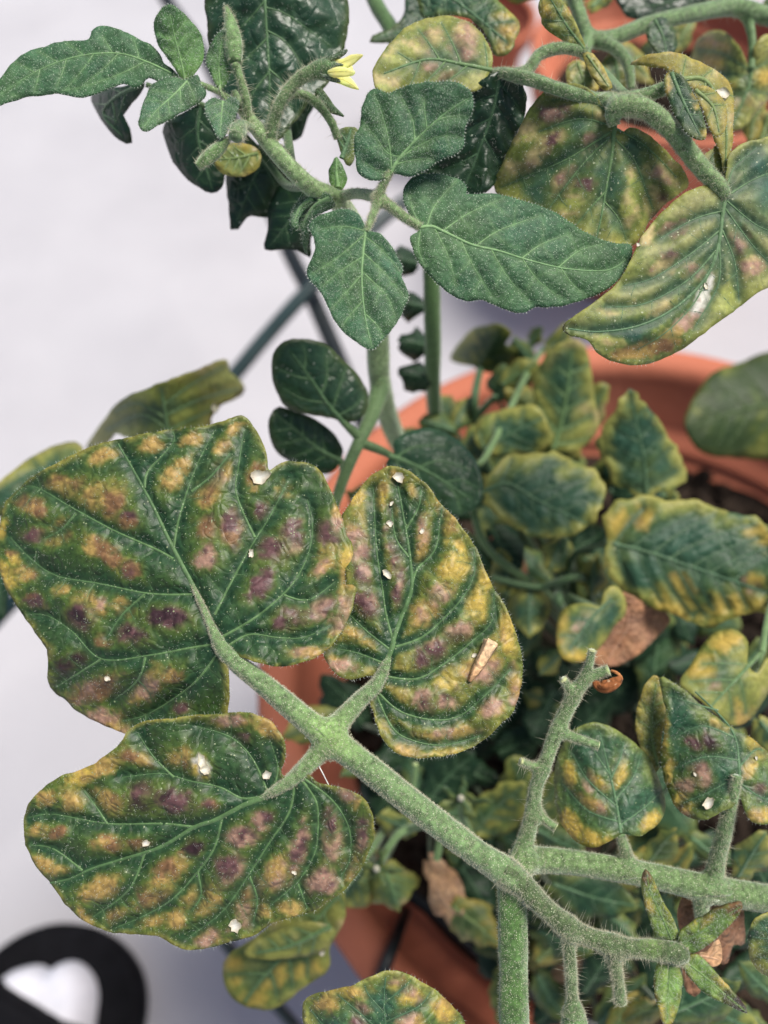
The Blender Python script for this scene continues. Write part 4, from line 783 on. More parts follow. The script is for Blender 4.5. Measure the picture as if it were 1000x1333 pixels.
bk = dict(pal='spot', mat='leaf', step=4.2, bulge=.0021, bs=18, vw=(11, 5), hair=2600, ehair=520, tert=True, hl=(.0003, .0009))
leaf('leaf', pSpot, [(290, 848), (296, 870), (298, 895), (297, 918), (292, 945), (240, 965), (190, 968), (166, 957), (150, 950), (125, 940), (100, 925), (84, 911), (68, 898), (62, 882), (62, 850), (58, 840), (40, 815), (22, 788), (8, 768), (0, 745), (-6, 720), (-2, 690), (5, 660), (15, 645), (40, 622), (70, 605), (100, 590), (120, 580), (150, 573), (180, 566), (215, 560), (260, 556), (285, 550), (305, 543), (318, 542), (330, 555), (342, 575), (347, 595), (350, 612), (365, 603), (385, 601), (405, 604), (420, 617), (432, 642), (440, 662), (448, 680), (458, 706), (465, 740), (464, 768), (455, 802), (440, 830), (420, 850), (395, 862), (360, 867), (335, 862), (310, 854)],
     [(289, 846), (280, 820), (253, 765), (224, 710), (200, 660), (176, 616), (154, 578)],
     [[(226, 728), (205, 716), (147, 690), (94, 661), (42, 633), (18, 648)], [(254, 774), (196, 773), (130, 760), (75, 750), (42, 729), (14, 700)], [(284, 838), (240, 845), (196, 853), (133, 858), (95, 823), (63, 802), (38, 800)], [(133, 858), (105, 875), (72, 895)], [(287, 846), (252, 890), (196, 928), (162, 938)], [(226, 717), (234, 672), (255, 609), (280, 560)], [(189, 635), (192, 615), (210, 595), (227, 574), (225, 562)], [(280, 800), (304, 753), (329, 708), (350, 675), (377, 623)], [(332, 700), (308, 644), (311, 605), (318, 560)], [(288, 830), (325, 809), (353, 788), (381, 760), (400, 725), (407, 687), (400, 650)], [(370, 775), (402, 781), (437, 757)], [(292, 844), (325, 826), (360, 830), (395, 830), (430, 815)], [(190, 773), (160, 800), (140, 830)], [(100, 668), (80, 690), (60, 700)], [(190, 855), (180, 885), (150, 910)], [(250, 640), (275, 620), (300, 590)]],
     db=.1665, dt=.176, tilt=-.0012, cup=.003, arch=.002, seed=170, wave=.001, dfun=lambda x, y, u, v: .005 * sstep(865, 935, y), band=.1, label='bronze spotted leaflet at the left',
     patches=[(40, 659, 22, 10, 20, 'tb'), (88, 632, 24, 11, -12, 'tb'), (130, 642, 28, 16, -10, 'tt'), (150, 655, 14, 20, -20, 'tb'), (75, 692, 17, 11, -35, 'tb'), (50, 695, 18, 9, 0, 'bp'), (140, 722, 30, 12, 38, 'tb'), (172, 742, 12, 9, 0, 'pb'), (168, 678, 12, 12, 0, 'bp'), (230, 615, 12, 24, 35, 'tt'), (285, 622, 12, 20, 20, 'tk'), (270, 645, 14, 14, 0, 'tb'), (288, 580, 12, 10, -30, 'tb'), (270, 690, 15, 17, 0, 'pb'), (305, 684, 14, 24, 20, 'pb'), (268, 728, 14, 12, 0, 'pk'), (308, 558, 14, 6, -20, 'tt'), (133, 592, 18, 8, -20, 'tt'), (195, 578, 16, 9, 0, 'tt'), (250, 570, 18, 8, -10, 'tt'), (114, 790, 22, 16, -25, 'tk'), (103, 806, 14, 15, -10, 'pd'), (161, 790, 12, 12, -30, 'tb'), (168, 824, 22, 11, 20, 'pd'), (217, 803, 26, 12, 15, 'dp'), (136, 834, 9, 8, 0, 'pb'), (91, 862, 20, 10, -25, 'd'), (125, 897, 28, 14, -15, 'kb'), (196, 890, 14, 26, 40, 'kt'), (222, 880, 12, 9, 0, 'tp'), (146, 942, 26, 12, 15, 'tk'), (80, 768, 9, 7, 0, 't'), (8, 750, 14, 14, 0, 'y'), (35, 742, 14, 10, 0, 'tb'), (45, 780, 12, 9, 0, 'pb'), (2, 690, 6, 10, 0, 'y'), (241, 920, 9, 8, 0, 'p'),
              (374, 704, 14, 28, 35, 'pk'), (350, 716, 18, 14, -20, 'pp'), (430, 722, 20, 16, 0, 'tt'), (418, 740, 16, 8, -30, 'tk'), (339, 762, 12, 22, 40, 'pp'), (381, 804, 22, 12, -20, 'pp'), (416, 792, 20, 12, -25, 'pk'), (450, 790, 9, 30, 10, 'kt'), (428, 694, 16, 16, 0, 'pp'), (408, 848, 22, 6, 0, 'kt'), (455, 740, 8, 24, 0, 'yt'), (440, 675, 8, 14, 0, 'tk'), (370, 640, 12, 8, -40, 'tt'), (335, 620, 10, 16, 20, 'tb'), (345, 660, 8, 12, 0, 'pb'), (365, 815, 10, 8, 0, 'p'), (20, 725, 10, 8, 0, 'yb'), (438, 815, 10, 14, 20, 'kt')],
     spots=[(339, 621, 12, 11), (327, 720, 5, 12), (140, 883, 4, 13)], **bk)
leaf('leaf', pSpot, [(490, 894), (484, 880), (465, 884), (444, 881), (430, 869), (422, 850), (436, 832), (448, 790), (450, 740), (446, 700), (444, 674), (451, 661), (465, 641), (482, 620), (500, 609), (514, 606), (535, 615), (556, 632), (577, 659), (598, 681), (615, 706), (629, 735), (645, 770), (652, 777), (667, 809), (676, 838), (680, 868), (677, 900), (666, 930), (656, 938), (633, 961), (601, 978), (566, 986), (535, 986), (514, 979), (500, 963), (490, 943), (488, 930), (482, 912)],
     [(490, 892), (509, 848), (514, 828), (526, 795), (536, 764), (533, 720), (526, 676), (517, 628)],
     [[(513, 838), (503, 802), (498, 767), (491, 722), (488, 680), (486, 637)], [(508, 846), (479, 823), (455, 800)], [(501, 864), (465, 850), (440, 845)], [(537, 758), (544, 740), (566, 716), (573, 680), (575, 662)], [(516, 842), (549, 830), (577, 806), (605, 774), (618, 743), (617, 716)], [(500, 880), (542, 884), (577, 865), (612, 837), (640, 809), (643, 771)], [(489, 898), (521, 926), (563, 937), (598, 932), (633, 904), (664, 872)], [(488, 900), (510, 946), (535, 963), (577, 970), (625, 958)], [(528, 690), (545, 660), (548, 635)], [(532, 725), (515, 700), (510, 660)]],
     db=.1665, dt=.172, tilt=-.003, cup=.003, arch=.001, seed=171, wave=.001, band=.75, label='bright mottled leaflet at the centre',
     patches=[(463, 708, 11, 22, -10, 'tk'), (470, 728, 8, 14, 0, 'pk'), (475, 753, 10, 14, 0, 'pk'), (477, 785, 13, 17, -25, 'pk'), (465, 827, 20, 8, 25, 'tt'), (515, 718, 10, 26, -8, 'kp'), (521, 764, 7, 24, 8, 'pk'), (508, 660, 7, 14, 0, 'tk'), (549, 704, 8, 28, -5, 'tk'), (542, 640, 6, 16, -20, 'tt'), (587, 690, 9, 22, 0, 'yt'), (588, 745, 17, 28, 32, 'yy'), (572, 774, 16, 11, -30, 'tk'), (552, 800, 13, 15, 30, 'tk'), (620, 788, 13, 28, 20, 'yy'), (598, 824, 18, 12, -25, 'kp'), (562, 851, 26, 12, -25, 'kp'), (596, 880, 28, 16, -20, 'yk'), (628, 868, 24, 20, -30, 'tk'), (552, 911, 15, 12, 0, 'pk'), (584, 914, 15, 8, 0, 'pk'), (588, 953, 38, 7, -4, 'kt'), (640, 922, 16, 14, -30, 'tk'), (664, 830, 9, 30, -15, 'yt'), (535, 979, 22, 6, 10, 'yt'), (496, 640, 8, 16, 20, 'yt'), (465, 646, 14, 10, -40, 'yt'), (442, 864, 16, 10, 15, 'tk'), (505, 948, 8, 12, -20, 'y'), (628, 752, 6, 20, -20, 'yt'), (668, 890, 9, 24, 5, 'kt'), (572, 660, 8, 12, -30, 'tt'), (520, 622, 10, 8, 0, 'tt'), (585, 975, 24, 6, -10, 'yt'), (505, 690, 6, 8, 0, 'kp'), (600, 712, 7, 10, 0, 'y')],
     spots=[(519, 621, 8, 21), (510, 655, 3.5, 22), (508, 681, 4.5, 23), (550, 691, 4, 24), (504, 747, 6.5, 25), (618, 853, 4, 26)], **bk)
d_fn_B = leaf.depth
leaf('leaf', pSpot, [(372, 1012), (366, 1003), (371, 985), (369, 965), (358, 945), (342, 933), (315, 927), (280, 930), (250, 932), (210, 937), (185, 941), (168, 951), (158, 966), (147, 977), (125, 992), (105, 1002), (77, 1012), (52, 1030), (40, 1043), (32, 1063), (32, 1091), (42, 1120), (63, 1147), (87, 1179), (112, 1200), (140, 1213), (168, 1216), (203, 1219), (227, 1231), (245, 1237), (273, 1233), (301, 1226), (328, 1219), (360, 1200), (405, 1187), (430, 1172), (452, 1154), (472, 1126), (484, 1098), (487, 1070), (480, 1048), (465, 1034), (440, 1024), (416, 1021), (404, 1012), (392, 1008)],
     [(380, 1014), (350, 1035), (315, 1049), (280, 1067), (252, 1077), (210, 1102), (157, 1119), (122, 1130), (91, 1144), (66, 1149)],
     [[(345, 1036), (315, 1039), (287, 1025), (245, 1016), (210, 1007), (160, 1012)], [(252, 1076), (210, 1072), (140, 1072), (70, 1060), (38, 1064)], [(108, 1133), (70, 1105), (40, 1100)], [(350, 1034), (329, 988), (301, 960), (258, 946)], [(227, 1012), (200, 985), (180, 955)], [(290, 1062), (280, 1102), (259, 1133), (227, 1168), (192, 1190), (150, 1208)], [(190, 1108), (168, 1158), (122, 1193)], [(384, 1014), (377, 1056), (350, 1098), (325, 1137), (290, 1186), (243, 1222)], [(390, 1012), (411, 1042), (414, 1077), (409, 1112), (388, 1147), (352, 1178)], [(388, 1150), (400, 1182)], [(396, 1013), (433, 1042), (454, 1077), (456, 1115), (445, 1140)], [(355, 1030), (362, 1000), (352, 965)], [(258, 1135), (262, 1165), (250, 1185)], [(325, 1140), (335, 1170), (330, 1200)], [(140, 1072), (125, 1050), (110, 1030)]],
     db=.1615, dt=.168, tilt=.001, cup=.003, arch=.001, seed=172, wave=.001, band=.14, label='bronze spotted leaflet at the lower left',
     patches=[(94, 1038, 14, 17, 0, 'tt'), (126, 998, 38, 11, -25, 'yt'), (140, 1043, 20, 12, 20, 'bt'), (188, 1034, 22, 18, -20, 'pd'), (224, 1042, 22, 15, 10, 'pd'), (178, 987, 22, 11, 20, 'tb'), (243, 990, 22, 13, 20, 'bt'), (262, 1000, 10, 16, -20, 'yw'), (270, 1046, 12, 9, 0, 'pb'), (56, 1082, 12, 8, 10, 'tt'), (78, 1086, 12, 7, 0, 'b'), (147, 1099, 20, 9, 0, 'tb'), (185, 1097, 14, 7, -15, 'db'), (66, 1126, 20, 8, 20, 'tt'), (130, 1158, 26, 13, -25, 'tt'), (154, 1190, 18, 8, -15, 'tb'), (200, 1160, 32, 14, -35, 'tb'), (222, 1130, 26, 13, -28, 'tb'), (252, 1104, 15, 9, -30, 'bd'), (297, 1130, 18, 22, 20, 'kp'), (262, 1172, 20, 20, 0, 'tt'), (316, 1088, 22, 15, -20, 'kp'), (343, 1067, 12, 13, -30, 'pk'), (327, 1175, 16, 24, 20, 'kb'), (227, 1199, 15, 11, 0, 'tt'), (196, 1201, 12, 9, 0, 'tt'), (273, 1219, 16, 10, -20, 'tk'), (363, 1133, 17, 22, 30, 'kt'), (388, 1108, 9, 32, 10, 'kp'), (433, 1098, 13, 28, 5, 'kp'), (430, 1070, 8, 14, 0, 'pp'), (469, 1090, 8, 22, 8, 'kp'), (419, 1147, 18, 17, 0, 'kp'), (381, 1181, 16, 10, -10, 'tt'), (455, 1040, 14, 8, 40, 'tk'), (345, 945, 16, 10, 30, 'tt'), (300, 940, 22, 8, 0, 'tk'), (310, 966, 10, 8, 0, 'p'), (345, 1185, 10, 8, 0, 't'), (60, 1040, 12, 8, 0, 'tt'), (110, 1195, 12, 6, 40, 'tt'), (455, 1130, 10, 16, 20, 'kt')],
     spots=[(263, 990, 9, 31), (268, 1002, 7, 32), (347, 1009, 6, 33), (306, 1205, 9, 34), (190, 1098, 5, 35), (383, 1136, 4, 36)], **bk)
# side branch and small leaves of the same plant
begin_blend()
tube('stem', pSpot, [(656, 1150, .176, 28), (680, 1124, .178, 38), (700, 1119, .180, 36), (760, 1124, .182, 34), (850, 1140, .183, 34), (925, 1157, .184, 38), (1010, 1172, .186, 37), (1080, 1190, .19, 36)], (.125, .20, .075), 'stem', hair=6000, seed=180, sides=18)
tube('petiole', pSpot, [(820, 1132, .183, 22), (815, 1112, .182, 17), (808, 1086, .181, 13)], ST, 'stem', hair=1200, seed=181, flare=.3)
tube('petiole', pSpot, [(928, 1154, .184, 30), (934, 1118, .182, 22), (944, 1080, .179, 21), (953, 1040, .177, 17), (960, 1010, .176, 12)], ST, 'stem', hair=3500, longhair=60, seed=182, flare=.2)
tube('petiole', pSpot, [(912, 1158, .184, 24), (913, 1180, .184, 21), (915, 1205, .187, 18)], ST, 'stem', hair=900, seed=183)
tube('pruned_truss', pSpot, [(676, 1128, .178, 38), (684, 1096, .178, 26), (692, 1064, .177, 21), (699, 1022, .176, 19), (711, 990, .175, 19), (724, 954, .175, 20), (742, 916, .175, 20), (756, 892, .174, 18), (772, 880, .174, 16), (793, 872, .173, 14)], ST, 'stem', hair=5200, longhair=90, seed=184, tipcol=(.35, .45, .18), label='bare fruit stalk with cut stubs')
for i, pts in enumerate([[(758, 888, .174, 14), (766, 868, .173, 12), (771, 846, .172, 10)], [(746, 910, .175, 15), (740, 896, .174, 12), (733, 884, .173, 11)], [(726, 952, .175, 16), (750, 961, .174, 13), (780, 971, .173, 12)], [(706, 1004, .175, 16), (692, 997, .175, 11), (678, 991, .174, 10)], [(694, 1052, .177, 16), (708, 1066, .176, 12), (724, 1078, .175, 11)]]):
    tube('stub', pSpot, pts, ST, 'stem', hair=700, longhair=14, seed=185 + i, tipcol=(.50, .54, .26))
end_blend(.0013)
ek = dict(mat='leaf', step=6, bulge=.0012, bs=14, vw=(6, 3.2), hair=500)
leaf('leaf', pSpot, [(810, 1086), (790, 1098), (769, 1104), (744, 1091), (727, 1063), (721, 1028), (725, 988), (740, 958), (762, 942), (790, 944), (818, 960), (846, 988), (863, 1028), (867, 1050), (856, 1074), (835, 1088), (820, 1087)], [(808, 1084), (802, 1045), (792, 1000), (780, 952)], [[(806, 1070), (765, 1055), (732, 1020)], [(803, 1050), (765, 1015), (745, 980)], [(807, 1075), (840, 1050), (860, 1030)], [(802, 1040), (825, 1010), (835, 980)], [(795, 1010), (775, 980), (765, 955)], [(796, 1012), (808, 985), (812, 965)]], db=.181, dt=.188, cup=.006, seed=190, pal='mid', patches=[(803, 1010, 10, 20, 10, 'y'), (772, 1046, 18, 9, 30, 'kt'), (774, 1020, 14, 9, 30, 'yk'), (768, 1092, 20, 9, 10, 'y'), (742, 1075, 10, 18, -30, 'y'), (845, 1070, 14, 10, -30, 'y'), (740, 1010, 8, 18, 0, 'y')], **ek)
leaf('leaf', pSpot, [(960, 1042), (952, 1052), (937, 1058), (916, 1067), (891, 1062), (874, 1040), (864, 1011), (860, 985), (864, 953), (866, 920), (858, 882), (872, 886), (890, 897), (918, 922), (952, 946), (980, 962), (1004, 984), (1030, 1020), (1026, 1060), (1004, 1072), (984, 1072), (972, 1062), (964, 1040)], [(960, 1040), (962, 1000), (952, 950), (905, 900)], [[(960, 1010), (925, 1030), (890, 1045)], [(961, 990), (920, 985), (880, 1000)], [(955, 960), (915, 945), (878, 960)], [(961, 1000), (985, 975), (1002, 985)], [(962, 1018), (985, 1035), (1010, 1045)], [(935, 925), (900, 915), (872, 905)]], db=.176, dt=.184, cup=.005, seed=191, pal='mid', label='upright leaf with purple blotches at the right edge', patches=[(922, 962, 9, 18, -25, 'pd'), (903, 965, 12, 7, 35, 'p'), (908, 1008, 12, 18, -25, 'kp'), (890, 1022, 12, 10, 0, 'pk'), (888, 1045, 16, 12, 30, 'yk'), (985, 975, 14, 12, 30, 'yt'), (975, 998, 10, 12, 0, 'yt'), (990, 1030, 10, 12, 0, 'kp'), (990, 1060, 14, 8, 0, 'yt'), (940, 942, 14, 8, 30, 'yt'), (866, 960, 5, 30, 0, 'yt'), (868, 1005, 6, 20, 0, 'yt')], spots=[(922, 1046, 10, 41), (905, 1008, 3, 42), (985, 987, 3, 43)], **{**ek, 'hair': 1200, 'ehair': 120})
leaf('leaf', pSpot, [(856, 880), (866, 905), (868, 930), (862, 960), (858, 1000), (848, 1004), (832, 970), (827, 939), (835, 904), (846, 884)], [(856, 996), (848, 950), (854, 890)], None, db=.190, seed=192, nv=4, pal='yel2', cup=.004, **ek)
leaf('leaf', pSpot, [(1010, 1186), (984, 1196), (974, 1221), (979, 1252), (1002, 1272), (1030, 1262), (1040, 1220), (1030, 1192)], [(1030, 1262), (1010, 1230), (990, 1200)], None, db=.172, seed=193, nv=4, pal='margin', cup=.003, **ek)
leaf('leaf', pSpot, [(396, 1304), (423, 1291), (456, 1284), (480, 1273), (507, 1264), (535, 1270), (570, 1291), (591, 1312), (606, 1336), (600, 1400), (520, 1440), (430, 1410), (400, 1350)], [(510, 1420), (505, 1360), (500, 1310), (502, 1272)], [[(504, 1350), (470, 1320), (440, 1295)], [(502, 1330), (545, 1310), (560, 1292)], [(502, 1320), (480, 1295), (475, 1282)], [(506, 1370), (440, 1350), (405, 1315)], [(506, 1370), (570, 1350), (595, 1330)], [(501, 1305), (520, 1290), (535, 1276)]], db=.165, dt=.168, cup=.003, seed=194, pal='margin', label='leaf tip rising at the bottom edge', patches=[(540, 1300, 18, 12, 30, 'yk'), (470, 1320, 10, 14, 0, 'pk'), (450, 1296, 30, 8, -15, 'yt'), (575, 1315, 14, 14, 40, 'yt'), (520, 1280, 12, 8, 0, 'yk'), (530, 1330, 16, 12, 0, 'kt'), (528, 1272, 6, 5, 0, 'b'), (425, 1310, 14, 8, 0, 'yt')], **{**ek, 'hair': 700, 'ehair': 160})
tube('petiole', pSpot, [(510, 1415, .165, 14), (560, 1460, .18, 15), (640, 1470, .19, 18), (684, 1450, .19, 20)], ST, 'far_stem', seed=195)
leaf('dead_leaf', pSpot, bxy([(690, 700), (668, 640), (668, 560), (700, 512), (722, 530), (750, 560), (790, 545), (850, 536), (905, 548), (912, 620), (914, 700), (900, 712), (872, 706), (850, 770), (832, 782), (800, 745), (770, 760), (745, 886), (712, 890), (690, 860), (680, 780)]), bxy([(725, 560), (760, 680), (720, 860)]), None, db=.188, dt=.19, seed=196, nv=5, pal='dead', cup=.004, **{**ek, 'mat': 'dead', 'hair': 0, 'wave': .003})
leaf('dead_leaf', pSpot, bxy([(740, 740), (770, 735), (800, 700), (818, 690), (830, 760), (810, 785), (780, 780)]), bxy([(745, 745), (780, 750), (815, 760)]), None, db=.178, seed=197, nv=3, pal='tan', **{**ek, 'mat': 'dead', 'hair': 0})
tube('dry_petal', pSpot, [(772, 886, .1735, 6), (780, 893, .173, 14), (792, 893, .172, 16), (803, 887, .172, 13), (809, 882, .172, 6)], (.30, .11, .04), 'dead', seed=198, ridge=.25)
tube('dry_petal', pSpot, [(795, 873, .173, 4), (803, 876, .1725, 5), (809, 884, .172, 5), (800, 892, .172, 6)], (.38, .16, .06), 'dead', seed=199)

# ---------------- low bushy leaves in the pot
X = pBush
hub = soil_pt(800, 900)
def pet(parent, pts, wd, seed, col=ST): tube('petiole', parent, [(x, y, d, wd * (1 - .35 * i / max(1, len(pts) - 1))) for i, (x, y, d) in enumerate(pts)], col, 'far_stem', seed=seed, sides=10)
leaf('leaf', X, [(836, 646), (822, 640), (802, 632), (788, 612), (779, 590), (778, 566), (790, 549), (804, 528), (812, 514), (820, 508), (830, 514), (846, 532), (867, 563), (884, 588), (892, 616), (888, 634), (872, 640), (856, 636), (846, 646)], [(840, 642), (838, 600), (830, 560), (822, 516)], None, db=.262, dt=.252, seed=210, nv=5, pal='margin', mat='far', step=8, bulge=.0026, bs=13, vw=(7, 3.5), cup=.006, serr=3)
leaf('leaf', X, [(628, 648), (636, 622), (650, 605), (671, 592), (706, 591), (734, 589), (757, 604), (780, 616), (788, 646), (778, 674), (748, 697), (706, 702), (672, 686), (648, 668)], [(630, 640), (660, 630), (700, 652), (765, 682)], None, db=.25, dt=.246, seed=211, nv=6, pal='margin', mat='far', step=8, bulge=.0026, bs=13, vw=(8, 3.5), cup=.006, serr=3)
leaf('leaf', X, [(790, 706), (784, 682), (797, 658), (825, 646), (867, 651), (902, 648), (930, 658), (951, 669), (982, 675), (1006, 690), (1030, 730), (1024, 780), (1000, 797), (965, 800), (937, 815), (902, 810), (874, 797), (846, 790), (818, 768), (798, 752), (788, 730)], [(798, 708), (840, 718), (900, 738), (1000, 772)], None, db=.242, dt=.232, seed=212, nv=7, pal='margin', mat='far', step=8, bulge=.0030, bs=14, vw=(9, 4), cup=.008, serr=3.5, patches=[(890, 765, 10, 22, -30, 'yt'), (900, 795, 40, 12, 10, 'y'), (960, 785, 30, 14, -5, 'y'), (975, 760, 14, 12, 0, 'yk'), (805, 680, 12, 20, 20, 'y'), (835, 672, 14, 12, 0, 'yt'), (990, 700, 14, 12, 30, 'y'), (860, 775, 10, 14, 0, 'y')], label='large yellow edged leaf at the right side')
leaf('leaf', X, [(728, 850), (725, 810), (734, 792), (756, 785), (782, 788), (788, 768), (800, 762), (814, 778), (815, 799), (800, 815), (786, 838), (768, 856), (748, 862)], [(796, 780), (770, 805), (742, 845)], None, db=.232, dt=.226, seed=213, nv=4, pal='margin', mat='far', step=7, bulge=.0012, vw=(6, 3), cup=.006, patches=[(735, 825, 8, 26, 10, 'yt'), (750, 855, 16, 8, 0, 'y'), (755, 815, 7, 18, 30, 'k')])
leaf('dead_leaf', X, [(800, 776), (820, 774), (846, 790), (865, 796), (873, 808), (860, 824), (832, 852), (802, 866), (776, 866), (768, 846), (778, 824)], [(812, 782), (815, 815), (790, 860)], None, db=.238, seed=214, nv=4, pal='dead', mat='dead', step=7, bulge=.002, wave=.006, cup=.004)
leaf('leaf', X, [(886, 890), (900, 864), (916, 838), (936, 821), (960, 820), (974, 836), (974, 864), (986, 876), (1000, 856), (1014, 880), (998, 906), (982, 932), (958, 946), (937, 932), (914, 912)], [(990, 850), (962, 880), (925, 920)], None, db=.21, dt=.204, seed=215, nv=4, pal='yellow', mat='far', step=7, bulge=.0012, vw=(7, 3), cup=.004, patches=[(915, 870, 22, 14, -45, 'y'), (945, 835, 18, 10, 0, 'y'), (965, 925, 14, 12, 0, 'yt'), (930, 900, 14, 8, 0, 'yk')])
leaf('leaf', X, [(892, 556), (902, 522), (926, 486), (960, 474), (1000, 458), (1050, 470), (1060, 560), (1010, 596), (960, 596), (915, 590)], [(1040, 530), (980, 530), (905, 555)], None, db=.34, dt=.33, seed=216, nv=4, pal='dkolive', mat='far', step=10, bulge=.001, cup=.01, label='dark blurred leaf at the right edge')
leaf('leaf', X, [(586, 468), (599, 444), (620, 426), (650, 422), (666, 434), (658, 448), (676, 458), (668, 478), (644, 486), (614, 478)], [(622, 480), (635, 455), (650, 430)], None, db=.31, dt=.29, seed=217, nv=4, pal='olive', mat='far', step=7, cup=.01, vw=(6, 3))
leaf('leaf', X, [(618, 574), (624, 545), (650, 534), (680, 528), (697, 527), (712, 548), (715, 568), (706, 588), (680, 595), (640, 592)], [(630, 585), (665, 565), (705, 545)], None, db=.275, dt=.27, seed=218, nv=4, pal='margin', mat='far', step=7, cup=.006, bulge=.0015)
leaf('leaf', X, [(694, 510), (700, 480), (720, 452), (752, 442), (768, 468), (774, 520), (780, 552), (760, 582), (720, 586), (700, 552)], [(720, 584), (735, 530), (745, 455)], None, db=.285, dt=.275, seed=219, nv=5, pal='yellow', mat='far', step=8, cup=.008, bulge=.002)
pet(X, [hub, (830, 760, .29), (838, 690, .27), (840, 644, .262)], 14, 230); pet(X, [(835, 740, .285), (800, 712, .25), (796, 707, .243)], 14, 231)
pet(X, [hub, (730, 790, .29), (640, 720, .265), (615, 660, .26), (600, 590, .27), (628, 600, .262), (690, 480, .30), (718, 445, .32)], 12, 232)
pet(X, [hub, (770, 760, .27), (700, 764, .262), (640, 752, .262)], 13, 233, (.07, .13, .055)); pet(X, [(735, 768, .265), (750, 720, .26), (800, 708, .244)], 10, 234, (.07, .13, .055))
pet(X, [hub, (735, 800, .268), (728, 760, .265), (735, 700, .26)], 15, 235, (.06, .115, .05)); pet(X, [(740, 775, .26), (775, 790, .24), (796, 782, .232)], 10, 236)
pet(X, [hub, (960, 900, .25), (982, 870, .215), (992, 848, .21)], 12, 237); pet(X, [(992, 850, .21), (1000, 800, .22), (1010, 770, .232)], 10, 238)
pet(X, [hub, (640, 620, .30), (622, 560, .30), (618, 520, .29), (625, 482, .30)], 16, 239, (.06, .12, .05)); pet(X, [(618, 545, .295), (645, 515, .285)], 12, 240, (.06, .12, .05))
pet(X, [hub, (1000, 700, .33), (1040, 560, .345)], 12, 241); pet(X, [hub, (600, 700, .28), (620, 650, .255), (632, 640, .25)], 12, 242)
